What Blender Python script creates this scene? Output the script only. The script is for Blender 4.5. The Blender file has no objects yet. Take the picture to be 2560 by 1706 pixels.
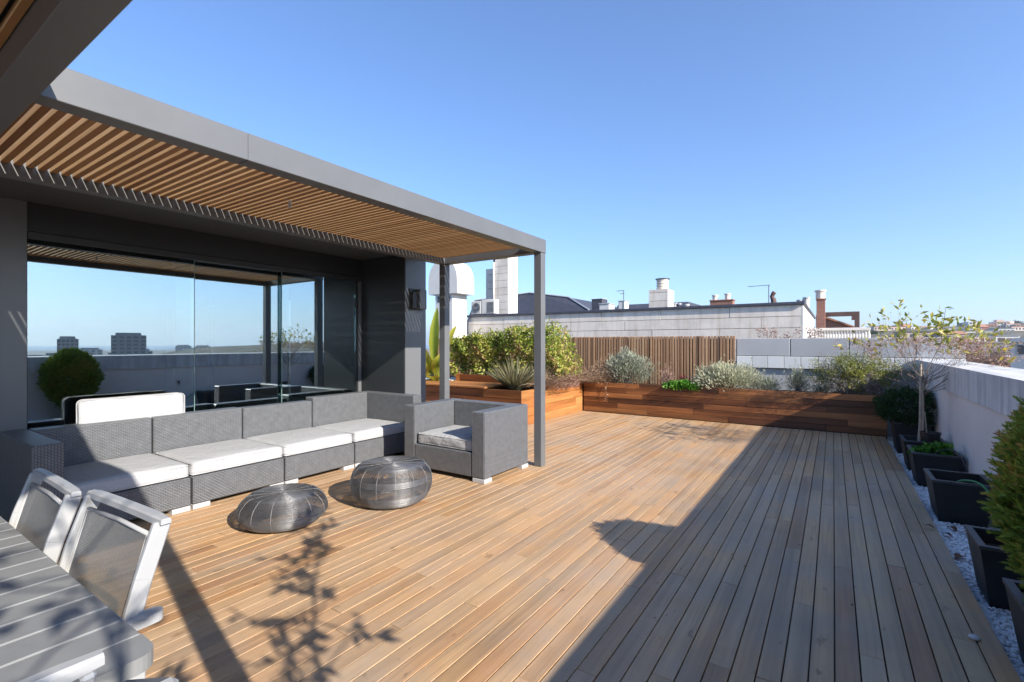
import bpy, bmesh, math, random
import numpy as np
from mathutils import Vector, Matrix, Euler

random.seed(7)
RNG = np.random.default_rng(11)
R = math.radians
scene = bpy.context.scene
COL = scene.collection

# ------------------------------------------------------------------ camera
H = 1.45
YAW = 33.8
cam_data = bpy.data.cameras.new('camera')
cam_data.sensor_width = 36.0
cam_data.lens = 16.875
cam_data.shift_y = 6.0 / 2560.0
cam_data.clip_start = 0.05
cam_data.clip_end = 60000
cam = bpy.data.objects.new('camera', cam_data)
COL.objects.link(cam)
cam.location = (0, 0, H)
cam.rotation_euler = (R(90), 0, R(YAW))
scene.camera = cam

# ------------------------------------------------------------------ sky and sun
SUN = Vector((1.0, -0.224, 0.553)).normalized()
SUN_EL = math.asin(SUN.z)
SUN_AZ = math.atan2(SUN.x, SUN.y)          # clockwise from +Y
world = bpy.data.worlds.new('World')
scene.world = world
world.use_nodes = True
wn = world.node_tree.nodes
wn.clear()
w_out = wn.new('ShaderNodeOutputWorld')
w_bg = wn.new('ShaderNodeBackground')
w_sky = wn.new('ShaderNodeTexSky')
w_sky.sky_type = 'NISHITA'
w_sky.sun_disc = False
w_sky.sun_elevation = SUN_EL
w_sky.sun_rotation = SUN_AZ
w_sky.altitude = 60
w_sky.air_density = 1.0
w_sky.dust_density = 0.8
w_sky.ozone_density = 3.0
w_bg.inputs['Strength'].default_value = 0.15
w_gam = wn.new('ShaderNodeGamma'); w_gam.inputs['Gamma'].default_value = 0.92      # softer roll-off towards the horizon, as a camera sees it
w_tint = wn.new('ShaderNodeMix'); w_tint.data_type = 'RGBA'; w_tint.blend_type = 'MULTIPLY'; w_tint.inputs[0].default_value = 1.0; w_tint.inputs[7].default_value = (.46, .572, .735, 1)
world.node_tree.links.new(w_sky.outputs[0], w_gam.inputs['Color'])
world.node_tree.links.new(w_gam.outputs[0], w_tint.inputs[6])
world.node_tree.links.new(w_tint.outputs[2], w_bg.inputs['Color'])
world.node_tree.links.new(w_bg.outputs[0], w_out.inputs['Surface'])

sun_data = bpy.data.lights.new('sun', 'SUN')
sun_data.energy = 3.65
sun_data.angle = R(0.53)
sun_data.color = (1.0, 0.93, 0.83)
sun = bpy.data.objects.new('sun', sun_data)
COL.objects.link(sun)
sun.location = (30, -8, 20)
sun.rotation_euler = SUN.to_track_quat('Z', 'Y').to_euler()

scene.view_settings.view_transform = 'Standard'
scene.view_settings.look = 'None'
scene.view_settings.exposure = 1.44
scene.view_settings.gamma = 1.0
scene.view_settings.use_curve_mapping = False
scene.render.engine = 'CYCLES'
scene.cycles.max_bounces = 8
scene.cycles.transparent_max_bounces = 12
scene.cycles.caustics_reflective = False
scene.cycles.caustics_refractive = False
scene.cycles.use_denoising = True

# ------------------------------------------------------------------ helpers
def tag(o, label=None, cat=None, group=None, kind=None):
    if label: o['label'] = label
    if cat: o['category'] = cat
    if group: o['group'] = group
    if kind: o['kind'] = kind
    return o

def empty(name, loc=(0, 0, 0), rz=0.0, label=None, cat=None, group=None, kind=None):
    o = bpy.data.objects.new(name, None)
    o.empty_display_size = 0.1
    COL.objects.link(o)
    o.location = loc
    o.rotation_euler = (0, 0, rz)
    return tag(o, label, cat, group, kind)

def link(name, me, parent=None, loc=None):
    o = bpy.data.objects.new(name, me)
    COL.objects.link(o)
    if parent is not None: o.parent = parent
    if loc is not None: o.location = loc
    return o

def children(o):
    return [c for c in COL.objects if c.parent is o]

def copy_tree(o, parent=None, kids=None):
    c = o.copy()
    COL.objects.link(c)
    c.parent = parent
    for ch in children(o):
        copy_tree(ch, c)
    return c

def finish_mesh(me, mat, smooth=False, rnd=None):
    if mat is not None: me.materials.append(mat)
    n = len(me.vertices)
    if rnd is not None:
        a = me.attributes.new('rnd', 'FLOAT', 'POINT')
        a.data.foreach_set('value', np.asarray(rnd, dtype=np.float32))
    # box projected UV in metres
    nl = len(me.loops)
    if nl:
        uv = me.uv_layers.new(name='UVMap')
        co = np.empty(n * 3, np.float32); me.vertices.foreach_get('co', co); co = co.reshape(-1, 3)
        li = np.empty(nl, np.int32); me.loops.foreach_get('vertex_index', li)
        npol = len(me.polygons)
        nor = np.empty(npol * 3, np.float32); me.polygons.foreach_get('normal', nor); nor = np.abs(nor.reshape(-1, 3))
        lt = np.empty(npol, np.int32); me.polygons.foreach_get('loop_total', lt)
        ax = np.repeat(np.argmax(nor, axis=1), lt)
        p = co[li]
        u = np.where(ax == 0, p[:, 1], p[:, 0])
        v = np.where(ax == 2, p[:, 1], p[:, 2])
        uv.data.foreach_set('uv', np.stack([u, v], 1).astype(np.float32).ravel())
    if smooth:
        me.polygons.foreach_set('use_smooth', np.ones(len(me.polygons), bool))
    me.update()
    return me

class MB:
    """collects shapes of ONE mesh object"""
    def __init__(self):
        self.v = []; self.f = []; self.r = []
    def add(self, verts, faces, rnd=0.5):
        k = len(self.v)
        self.v += [tuple(p) for p in verts]
        self.f += [tuple(i + k for i in fc) for fc in faces]
        self.r += [rnd] * len(verts)
    def box(self, x0, x1, y0, y1, z0, z1, b=0.0, rnd=0.5, M=None):
        if x0 > x1: x0, x1 = x1, x0
        if y0 > y1: y0, y1 = y1, y0
        if z0 > z1: z0, z1 = z1, z0
        b = min(b, 0.45 * min(x1 - x0, y1 - y0, z1 - z0))
        if b <= 0:
            vs = [(x, y, z) for x in (x0, x1) for y in (y0, y1) for z in (z0, z1)]
            fs = [(0, 1, 3, 2), (4, 6, 7, 5), (0, 4, 5, 1), (2, 3, 7, 6), (0, 2, 6, 4), (1, 5, 7, 3)]
        else:
            # chamfered box: 24 verts
            X = (x0, x1); Y = (y0, y1); Z = (z0, z1)
            vs = []; idx = {}
            for i in (0, 1):
                for j in (0, 1):
                    for k in (0, 1):
                        sx = b if i == 0 else -b; sy = b if j == 0 else -b; sz = b if k == 0 else -b
                        idx[(i, j, k, 0)] = len(vs); vs.append((X[i], Y[j] + sy, Z[k] + sz))
                        idx[(i, j, k, 1)] = len(vs); vs.append((X[i] + sx, Y[j], Z[k] + sz))
                        idx[(i, j, k, 2)] = len(vs); vs.append((X[i] + sx, Y[j] + sy, Z[k]))
            g = lambda i, j, k, a: idx[(i, j, k, a)]
            fs = []
            fs.append((g(0,0,0,0), g(0,0,1,0), g(0,1,1,0), g(0,1,0,0)))
            fs.append((g(1,0,0,0), g(1,1,0,0), g(1,1,1,0), g(1,0,1,0)))
            fs.append((g(0,0,0,1), g(1,0,0,1), g(1,0,1,1), g(0,0,1,1)))
            fs.append((g(0,1,0,1), g(0,1,1,1), g(1,1,1,1), g(1,1,0,1)))
            fs.append((g(0,0,0,2), g(0,1,0,2), g(1,1,0,2), g(1,0,0,2)))
            fs.append((g(0,0,1,2), g(1,0,1,2), g(1,1,1,2), g(0,1,1,2)))
            # edges along z (a=0 with a=1)
            for i in (0, 1):
                for j in (0, 1):
                    q = [g(i,j,0,0), g(i,j,0,1), g(i,j,1,1), g(i,j,1,0)]
                    fs.append(tuple(q if (i ^ j) == 0 else q[::-1]))
            for i in (0, 1):
                for k in (0, 1):
                    q = [g(i,0,k,0), g(i,1,k,0), g(i,1,k,2), g(i,0,k,2)]
                    fs.append(tuple(q if (i ^ k) == 0 else q[::-1]))
            for j in (0, 1):
                for k in (0, 1):
                    q = [g(0,j,k,1), g(0,j,k,2), g(1,j,k,2), g(1,j,k,1)]
                    fs.append(tuple(q if (j ^ k) == 0 else q[::-1]))
            for i in (0, 1):
                for j in (0, 1):
                    for k in (0, 1):
                        q = (g(i,j,k,0), g(i,j,k,2), g(i,j,k,1))
                        fs.append(q if (i + j + k) % 2 == 0 else q[::-1])
        if M is not None: vs = [tuple(M @ Vector(p)) for p in vs]
        self.add(vs, fs, rnd)
    def bar(self, a, b, w, h, bev=0.0, up=(0, 0, 1), rnd=0.5):
        """rectangular bar from a to b, w across, h along up"""
        a = Vector(a); b = Vector(b); d = b - a; L = d.length; d.normalize()
        u = Vector(up); s = d.cross(u)
        if s.length < 1e-5: s = d.cross(Vector((1, 0, 0)))
        s.normalize(); u = s.cross(d)
        M = Matrix((( d.x, s.x, u.x, a.x), (d.y, s.y, u.y, a.y), (d.z, s.z, u.z, a.z), (0, 0, 0, 1)))
        self.box(0, L, -w / 2, w / 2, -h / 2, h / 2, bev, rnd, M)
    def tube(self, pts, rad, n=8, rnd=0.5, cap=True, closed=False):
        pts = [Vector(p) for p in pts]
        if not hasattr(rad, '__len__'): rad = [rad] * len(pts)
        N = len(pts); vs = []; fs = []
        ref = None
        for i, p in enumerate(pts):
            if closed: t = pts[(i + 1) % N] - pts[(i - 1) % N]
            else: t = pts[min(i + 1, N - 1)] - pts[max(i - 1, 0)]
            t.normalize()
            if ref is None:
                ref = Vector((0, 0, 1)) if abs(t.z) < 0.9 else Vector((1, 0, 0))
            s = t.cross(ref); s.normalize(); u = s.cross(t); ref = u
            for k in range(n):
                a = 2 * math.pi * k / n
                vs.append(p + (s * math.cos(a) + u * math.sin(a)) * rad[i])
        rng = N if closed else N - 1
        for i in range(rng):
            j = (i + 1) % N
            for k in range(n):
                k2 = (k + 1) % n
                fs.append((i * n + k, i * n + k2, j * n + k2, j * n + k))
        if cap and not closed:
            fs.append(tuple(range(n))[::-1]); fs.append(tuple((N - 1) * n + k for k in range(n)))
        self.add(vs, fs, rnd)
    def lathe(self, prof, n=24, c=(0, 0, 0), rnd=0.5, cap=True, a0=0.0):
        vs = []; fs = []
        for (r, z) in prof:
            for k in range(n):
                a = 2 * math.pi * k / n + a0
                vs.append((c[0] + r * math.cos(a), c[1] + r * math.sin(a), c[2] + z))
        for i in range(len(prof) - 1):
            for k in range(n):
                k2 = (k + 1) % n
                fs.append((i * n + k, i * n + k2, (i + 1) * n + k2, (i + 1) * n + k))
        if cap:
            fs.append(tuple(range(n))[::-1]); fs.append(tuple((len(prof) - 1) * n + k for k in range(n)))
        self.add(vs, fs, rnd)
    def prism(self, poly, a0, a1, axis='y', rnd=0.5):
        """polygon in the two other axes, extruded along axis"""
        n = len(poly); vs = []
        for a in (a0, a1):
            for (p, q) in poly:
                vs.append((p, a, q) if axis == 'y' else ((a, p, q) if axis == 'x' else (p, q, a)))
        fs = [tuple(range(n)), tuple(range(n, 2 * n))[::-1]]
        for k in range(n):
            k2 = (k + 1) % n
            fs.append((k, n + k, n + k2, k2))
        self.add(vs, fs, rnd)
    def build(self, name, mat, parent=None, smooth=False, loc=None, recalc=False):
        me = bpy.data.meshes.new(name)
        me.from_pydata(self.v, [], self.f)
        if recalc:
            bm = bmesh.new(); bm.from_mesh(me); bmesh.ops.recalc_face_normals(bm, faces=bm.faces); bm.to_mesh(me); bm.free()
        finish_mesh(me, mat, smooth, self.r)
        return link(name, me, parent, loc)

def quads_mesh(name, V, nper, F, mat, rnd, smooth=False):
    """V: (K, nper, 3) copies of one little face set F (list of quads or tris, all same size)"""
    K = V.shape[0]
    F = np.asarray(F, np.int32); fs = F.shape[1]
    me = bpy.data.meshes.new(name)
    me.vertices.add(K * nper)
    me.vertices.foreach_set('co', V.astype(np.float32).ravel())
    idx = (F[None, :, :] + (np.arange(K) * nper)[:, None, None]).astype(np.int32).ravel()
    npol = K * F.shape[0]
    me.loops.add(len(idx)); me.loops.foreach_set('vertex_index', idx)
    me.polygons.add(npol)
    me.polygons.foreach_set('loop_start', (np.arange(npol) * fs).astype(np.int32))
    me.update(calc_edges=True)
    finish_mesh(me, mat, smooth, np.repeat(rnd, nper))
    return me

def unit(a):
    return a / np.maximum(np.linalg.norm(a, axis=-1, keepdims=True), 1e-9)

def leaves_obj(name, C, D, L, W, rnd, mat, parent=None, fold=0.15, roll=None):
    """diamond leaves with a fold: C base, D direction, L length, W width"""
    C = np.asarray(C, float); K = len(C)
    D = unit(np.asarray(D, float))
    L = np.broadcast_to(np.asarray(L, float), (K,))[:, None]; W = np.broadcast_to(np.asarray(W, float), (K,))[:, None]
    rv = RNG.normal(size=(K, 3)) if roll is None else roll
    S = unit(np.cross(D, rv)); N = np.cross(S, D)
    V = np.stack([C, C + D * L * .45 + S * W / 2 + N * W * fold, C + D * L, C + D * L * .45 - S * W / 2 + N * W * fold], 1)
    me = quads_mesh(name, V, 4, [(0, 1, 2), (0, 2, 3)], mat, np.asarray(rnd, np.float32))
    return link(name, me, parent)

def sticks_mb(mb, segs, n=5, rnd=0.5):
    for (a, b, r0, r1) in segs:
        mb.tube([a, b], [r0, r1], n, rnd, cap=False)

def grow(p, d, length, r, depth, segs, tips, spread=0.6, kids=(2, 3), shrink=0.72, up=0.1, step=3, rng=random):
    p = Vector(p); d = Vector(d).normalized()
    for s in range(step):
        nd = (d + Vector((rng.gauss(0, .12), rng.gauss(0, .12), rng.gauss(0, .10) + up * .3))).normalized()
        q = p + nd * (length / step)
        r2 = r * (0.92 if s < step - 1 else 0.8)
        segs.append((tuple(p), tuple(q), r, r2))
        if depth <= 1: tips.append((tuple(q), tuple(nd)))
        p, d, r = q, nd, r2
    if depth > 0:
        for k in range(rng.randint(*kids)):
            a = Vector((rng.gauss(0, 1), rng.gauss(0, 1), rng.gauss(0, .6) + up)).normalized()
            nd = (d + a * spread).normalized()
            grow(p, nd, length * shrink * rng.uniform(.8, 1.15), r * .7, depth - 1, segs, tips, spread, kids, shrink, up, step, rng)

FX = Vector((-math.sin(R(YAW)), math.cos(R(YAW)), 0)); RX = Vector((math.cos(R(YAW)), math.sin(R(YAW)), 0))
def far(px, py, d):
    """point seen in the photograph's direction (px, py) at depth d metres"""
    return Vector((0, 0, H)) + (FX + RX * ((px - 1280) / 1200.0) + Vector((0, 0, (859 - py) / 1200.0))) * d
def atY(px, py, Y):
    v = FX + RX * ((px - 1280) / 1200.0) + Vector((0, 0, (859 - py) / 1200.0))
    return Vector((0, 0, H)) + v * (Y / v.y)

def rounded(w, d, h, r, n=10, puff=0.0, wob=0.0, seed=0):
    """rounded padded block centred on x, y with its underside on z=0"""
    bm = bmesh.new()
    bmesh.ops.create_cube(bm, size=2.0)
    bmesh.ops.subdivide_edges(bm, edges=bm.edges[:], cuts=n, use_grid_fill=True)
    hx, hy, hz = w / 2, d / 2, h / 2
    rg = random.Random(seed); ph = [rg.uniform(0, 6.28) for _ in range(6)]
    for v in bm.verts:
        # crowd the grid towards the edges
        q = [math.copysign(abs(c) ** 0.6, c) for c in v.co]
        p = Vector((q[0] * hx, q[1] * hy, q[2] * hz))
        c = Vector((max(-hx + r, min(hx - r, p.x)), max(-hy + r, min(hy - r, p.y)), max(-hz + r, min(hz - r, p.z))))
        o = p - c
        if o.length > 1e-6: p = c + o.normalized() * min(r, o.length if max(abs(p.x) / hx, abs(p.y) / hy, abs(p.z) / hz) < .999 else r)
        fx = 1 - (p.x / hx) ** 2; fy = 1 - (p.y / hy) ** 2
        if p.z > 0: p.z += puff * max(0, fx) ** .5 * max(0, fy) ** .5
        if wob:
            p.z += wob * math.sin(p.x * 23 + ph[0] + 3 * math.sin(p.y * 9 + ph[1])) * .5
            p.x += wob * math.sin(p.y * 17 + p.z * 31 + ph[2]); p.y += wob * math.sin(p.x * 19 + p.z * 27 + ph[3])
        v.co = p + Vector((0, 0, hz))
    me = bpy.data.meshes.new('pad')
    bm.to_mesh(me); bm.free()
    return me

# ------------------------------------------------------------------ materials
def nmat(name):
    m = bpy.data.materials.new(name); m.use_nodes = True
    nt = m.node_tree; nt.nodes.clear()
    out = nt.nodes.new('ShaderNodeOutputMaterial')
    b = nt.nodes.new('ShaderNodeBsdfPrincipled')
    nt.links.new(b.outputs[0], out.inputs['Surface'])
    return m, nt, b, out
def nd(nt, t, **kw):
    n = nt.nodes.new(t)
    for k, v in kw.items():
        if k.startswith('i_'):
            n.inputs[k[2:].replace('_', ' ')].default_value = v
        else: setattr(n, k, v)
    return n
def ramp(nt, stops, src, interp='LINEAR'):
    n = nt.nodes.new('ShaderNodeValToRGB'); n.color_ramp.interpolation = interp
    e = n.color_ramp.elements
    while len(e) > 1: e.remove(e[-1])
    e[0].position = stops[0][0]; e[0].color = (*stops[0][1], 1)
    for p, c in stops[1:]:
        x = e.new(p); x.color = (*c, 1)
    nt.links.new(src, n.inputs[0]); return n
def uvvec(nt, scale, off_src=None, coord='UV'):
    tc = nd(nt, 'ShaderNodeTexCoord'); mp = nd(nt, 'ShaderNodeMapping')
    mp.inputs['Scale'].default_value = (*scale, 1) if len(scale) == 2 else scale
    nt.links.new(tc.outputs[coord], mp.inputs[0])
    if off_src is not None:
        cm = nd(nt, 'ShaderNodeCombineXYZ'); ml = nd(nt, 'ShaderNodeMath', operation='MULTIPLY'); ml.inputs[1].default_value = 91.7
        nt.links.new(off_src, ml.inputs[0])
        for k in range(3): nt.links.new(ml.outputs[0], cm.inputs[k])
        nt.links.new(cm.outputs[0], mp.inputs['Location'])
    return mp.outputs[0]
def noise(nt, vec, scale=1.0, detail=4.0, rough=0.6):
    n = nd(nt, 'ShaderNodeTexNoise'); n.inputs['Scale'].default_value = scale; n.inputs['Detail'].default_value = detail; n.inputs['Roughness'].default_value = rough
    nt.links.new(vec, n.inputs['Vector']); return n.outputs['Fac']
def mixc(nt, fac, a, b, mode='MIX'):
    n = nd(nt, 'ShaderNodeMix', data_type='RGBA', blend_type=mode)
    for sock, val in ((n.inputs[0], fac), (n.inputs[6], a), (n.inputs[7], b)):
        if isinstance(val, (int, float)): sock.default_value = val
        elif isinstance(val, tuple): sock.default_value = (*val, 1)
        else: nt.links.new(val, sock)
    return n.outputs[2]
def mth(nt, op, a, b=0.0, clamp=False):
    n = nd(nt, 'ShaderNodeMath', operation=op, use_clamp=clamp)
    for sock, val in ((n.inputs[0], a), (n.inputs[1], b)):
        if isinstance(val, (int, float)): sock.default_value = val
        else: nt.links.new(val, sock)
    return n.outputs[0]
def bump(nt, bsdf, h, dist, strength=1.0):
    n = nd(nt, 'ShaderNodeBump'); n.inputs['Distance'].default_value = dist; n.inputs['Strength'].default_value = strength
    nt.links.new(h, n.inputs['Height']); nt.links.new(n.outputs[0], bsdf.inputs['Normal']); return n
def rnd_attr(nt):
    return nd(nt, 'ShaderNodeAttribute', attribute_name='rnd').outputs['Fac']

def m_plain(name, col, rough=.5, metal=0.0, var=0.12, nscale=3.0, bumpd=0.0, bscale=60.0, spec=.5, coord='Object'):
    m, nt, b, out = nmat(name)
    v = uvvec(nt, (1, 1, 1), None, coord)
    n1 = noise(nt, v, nscale, 5, .6)
    lo = tuple(max(0, c * (1 - var)) for c in col); hi = tuple(min(1, c * (1 + var)) for c in col)
    r = ramp(nt, [(.3, lo), (.7, hi)], n1)
    nt.links.new(r.outputs[0], b.inputs['Base Color'])
    b.inputs['Roughness'].default_value = rough; b.inputs['Metallic'].default_value = metal
    b.inputs['Specular IOR Level'].default_value = spec
    rr = mth(nt, 'ADD', mth(nt, 'MULTIPLY', n1, .15), rough - .07, True)
    nt.links.new(rr, b.inputs['Roughness'])
    if bumpd: bump(nt, b, noise(nt, v, bscale, 3, .6), bumpd)
    return m

def m_wood(name, stops, gscale, rough=.55, grain=.35, gray=None, gray_amt=0.0, blot=0.0, spec=.4, knots=False, stains=False):
    """stops: colour ramp over each board's own random value; gscale: UV scale (fine across the grain)"""
    m, nt, b, out = nmat(name)
    ra = rnd_attr(nt)
    base = ramp(nt, stops, ra).outputs[0]
    v = uvvec(nt, gscale, ra)
    g = noise(nt, v, 1.0, 8, .65)
    gd = ramp(nt, [(.28, (1 - grain,) * 3), (.5, (1, 1, 1)), (.75, (1 + grain * .45,) * 3)], g).outputs[0]
    col = mixc(nt, 1.0, base, gd, 'MULTIPLY')
    wv = uvvec(nt, (1, 1), None)
    bl = noise(nt, wv, 1.3, 4, .6)
    if gray is not None:
        fac = mth(nt, 'MULTIPLY', ramp(nt, [(.35, (0,) * 3), (.65, (1,) * 3)], bl).outputs[0], gray_amt)
        fac = mth(nt, 'ADD', fac, mth(nt, 'MULTIPLY', ra, gray_amt * .5), True)
        col = mixc(nt, fac, col, gray)
    if blot:
        b2 = noise(nt, uvvec(nt, tuple(s * .12 for s in gscale), ra), 1.0, 5, .6)
        dk = ramp(nt, [(.36, (1 - blot,) * 3), (.56, (1, 1, 1))], b2).outputs[0]
        col = mixc(nt, 1.0, col, dk, 'MULTIPLY')
    if knots:
        vo = nd(nt, 'ShaderNodeTexVoronoi'); vo.inputs['Scale'].default_value = 1.0
        kv = uvvec(nt, tuple(2.2 if s < 10 else 9.0 for s in gscale), ra)
        nt.links.new(kv, vo.inputs['Vector'])
        kd = ramp(nt, [(.05, (.35, .3, .28)), (.13, (1, 1, 1))], vo.outputs['Distance']).outputs[0]
        col = mixc(nt, .8, col, kd, 'MULTIPLY')
    if stains:
        s1 = noise(nt, uvvec(nt, (.75, .75)), 1.0, 5, .62); s2 = noise(nt, uvvec(nt, (13, 7)), 1.0, 3, .55)
        col = mixc(nt, 1.0, col, ramp(nt, [(.33, (.84, .83, .82)), (.5, (1, 1, 1)), (.72, (1.08, 1.07, 1.05))], s1).outputs[0], 'MULTIPLY')
        col = mixc(nt, 1.0, col, ramp(nt, [(.27, (.62, .60, .58)), (.34, (1, 1, 1))], s2).outputs[0], 'MULTIPLY')
    nt.links.new(col, b.inputs['Base Color'])
    b.inputs['Roughness'].default_value = rough; b.inputs['Specular IOR Level'].default_value = spec
    nt.links.new(mth(nt, 'ADD', mth(nt, 'MULTIPLY', g, .25), rough - .12, True), b.inputs['Roughness'])
    bump(nt, b, g, .0012, .8)
    return m

def m_leaf(name, stops, trans=.35, rough=.5, spec=.3):
    m, nt, b, out = nmat(name)
    ra = rnd_attr(nt)
    c = ramp(nt, stops, ra).outputs[0]
    nt.links.new(c, b.inputs['Base Color'])
    b.inputs['Roughness'].default_value = rough; b.inputs['Specular IOR Level'].default_value = spec
    tr = nd(nt, 'ShaderNodeBsdfTranslucent'); nt.links.new(c, tr.inputs['Color'])
    mx = nd(nt, 'ShaderNodeMixShader'); mx.inputs[0].default_value = trans
    nt.links.new(b.outputs[0], mx.inputs[1]); nt.links.new(tr.outputs[0], mx.inputs[2])
    nt.links.new(mx.outputs[0], out.inputs['Surface'])
    return m

def m_wicker(name, lo, hi, vertical=True, cell=(.022, .011), depth=.003):
    """woven flat cane: staggered cells with dark joints"""
    m, nt, b, out = nmat(name)
    tc = nd(nt, 'ShaderNodeTexCoord'); mp = nd(nt, 'ShaderNodeMapping')
    if vertical: mp.inputs['Rotation'].default_value = (0, 0, R(90))
    nt.links.new(tc.outputs['UV'], mp.inputs[0])
    br = nd(nt, 'ShaderNodeTexBrick'); br.offset = .5
    br.inputs['Scale'].default_value = 1.0
    br.inputs['Brick Width'].default_value = cell[0]; br.inputs['Row Height'].default_value = cell[1]
    br.inputs['Mortar Size'].default_value = .0034; br.inputs['Mortar Smooth'].default_value = .6
    br.inputs['Color1'].default_value = (*hi, 1); br.inputs['Color2'].default_value = (*tuple(.8 * h + .2 * l for h, l in zip(hi, lo)), 1)
    br.inputs['Mortar'].default_value = (*lo, 1)
    nt.links.new(mp.outputs[0], br.inputs['Vector'])
    nz = noise(nt, mp.outputs[0], 14, 3, .6)
    col = mixc(nt, 1.0, br.outputs['Color'], ramp(nt, [(.3, (.82,) * 3), (.7, (1.1,) * 3)], nz).outputs[0], 'MULTIPLY')
    nt.links.new(col, b.inputs['Base Color'])
    b.inputs['Roughness'].default_value = .45
    inv = mth(nt, 'SUBTRACT', 1.0, br.outputs['Fac'])
    bump(nt, b, inv, depth, .9)
    return m

MAT = {}
MAT['deck'] = m_wood('deck_wood', [(0, (.42, .212, .090)), (.22, (.50, .268, .110)), (.45, (.56, .315, .130)), (.62, (.52, .310, .148)), (.8, (.575, .332, .138)), (1, (.60, .375, .168))], (55, 1.6), .55, .36, (.37, .29, .215), .55, .30, stains=True)
MAT['planter'] = m_wood('planter_wood', [(0, (.075, .026, .012)), (.35, (.17, .058, .020)), (.7, (.29, .108, .036)), (1, (.38, .16, .056))], (2.2, 45), .42, .5, None, 0, .62, .5, True)
MAT['planter_light'] = m_wood('planter_light_wood', [(0, (.32, .115, .034)), (.5, (.42, .165, .05)), (1, (.50, .23, .078))], (2.2, 45), .45, .35, None, 0, .3, .5, True)
MAT['fence'] = m_wood('fence_wood', [(0, (.25, .135, .070)), (.5, (.37, .21, .112)), (1, (.48, .30, .17))], (60, 2.0), .7, .4, (.3, .22, .16), .15, .2)
MAT['slat'] = m_wood('slat_wood', [(0, (.25, .115, .040)), (.5, (.33, .165, .06)), (1, (.41, .22, .088))], (2.0, 55), .6, .35, None, 0, .15)
MAT['slat_sunlit_edge'] = m_wood('slat_wood_sunlit', [(0, (.44, .27, .13)), (1, (.57, .39, .21))], (2.0, 55), .7, .25)  # slat wood made paler, with sunlight on the edges put into the colour
MAT['steel'] = m_plain('grey_painted_steel', (.118, .121, .125), .38, 0, .07, 2.5, .0002, 220)
MAT['steel_dark'] = m_plain('dark_painted_steel', (.10, .105, .11), .42, 0, .08, 2.5)
MAT['panel'] = m_plain('grey_wall_panel', (.135, .14, .147), .30, 0, .02, .5)
MAT['panel_dark'] = m_plain('charcoal_wall_panel', (.031, .033, .035), .36, 0, .05, .6)
MAT['soffit'] = m_plain('dark_soffit', (.065, .066, .066), .6, 0, .08, 2)
MAT['wick_v'] = m_wicker('wicker_vertical', (.066, .068, .072), (.162, .168, .18), True, (.022, .0175), .003)
MAT['wick_h'] = m_wicker('wicker_horizontal', (.075, .078, .083), (.165, .171, .183), False, (.034, .0135), .003)
MAT['cushion'] = m_plain('white_cushion_cloth', (.385, .39, .40), .9, 0, .04, 6, .0006, 500, .2)
MAT['cushion_grey'] = m_plain('light_grey_cushion_cloth', (.38, .38, .375), .9, 0, .06, 6, .0006, 500, .2)
for _n in ('cushion', 'cushion_grey'):
    _nt = MAT[_n].node_tree; _b = [q for q in _nt.nodes if q.type == 'BSDF_PRINCIPLED'][0]
    _v = uvvec(_nt, (1, 1, 1), None, 'Object'); _w = nd(_nt, 'ShaderNodeTexNoise'); _w.inputs['Scale'].default_value = 5.5; _w.inputs['Detail'].default_value = 3; _w.inputs['Distortion'].default_value = 2.2
    _nt.links.new(_v, _w.inputs['Vector']); _old = _b.inputs['Normal'].links[0].from_node
    _bp = bump(_nt, _b, _w.outputs['Fac'], .02, .55); _nt.links.new(_old.outputs[0], _bp.inputs['Normal'])
MAT['foot'] = m_plain('white_plastic_foot', (.45, .45, .45), .5, 0, .04, 8)
MAT['wire'] = m_plain('steel_wire', (.21, .21, .215), .42, .75, .2, 9)
MAT['rib'] = m_plain('bright_steel_rib', (.30, .30, .30), .5, .3, .05, 6)
MAT['chair'] = m_plain('white_painted_aluminium', (.35, .355, .362), .34, 0, .05, 5)
MAT['table'] = m_plain('grey_table_top', (.205, .21, .21), .5, 0, .12, 5, .0004, 90)
MAT['arm_pad'] = m_plain('grey_arm_pad', (.22, .225, .225), .55, 0, .08, 8)
MAT['pot'] = m_plain('black_pot_glaze', (.012, .0125, .0135), .45, 0, .3, 9, .0006, 60)
MAT['pot_rim'] = m_plain('dark_grey_pot_rim', (.055, .057, .06), .4, 0, .2, 9)
MAT['soil'] = m_plain('soil', (.045, .032, .022), .95, 0, .5, 30, .012, 60, .1)
MAT['stucco'] = m_plain('beige_stucco', (.72, .645, .58), .85, 0, .06, 1.6, .0012, 240, .2)
MAT['black'] = m_plain('black_plastic', (.02, .02, .02), .45, 0, .2, 10)
MAT['white_paint'] = m_plain('white_paint', (.56, .55, .53), .6, 0, .05, 3)
MAT['slate'] = m_plain('dark_slate', (.055, .058, .075), .55, 0, .2, 5)
MAT['concrete_pale'] = m_plain('pale_concrete', (.62, .59, .55), .8, 0, .1, 1.2, .001, 90, .2)
MAT['stake'] = m_plain('weathered_stake', (.42, .34, .26), .8, 0, .2, 12)
MAT['twig'] = m_plain('grey_twig', (.17, .135, .11), .85, 0, .25, 20)
MAT['bark'] = m_plain('brown_bark', (.095, .07, .05), .9, 0, .3, 20, .002, 60)
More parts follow.
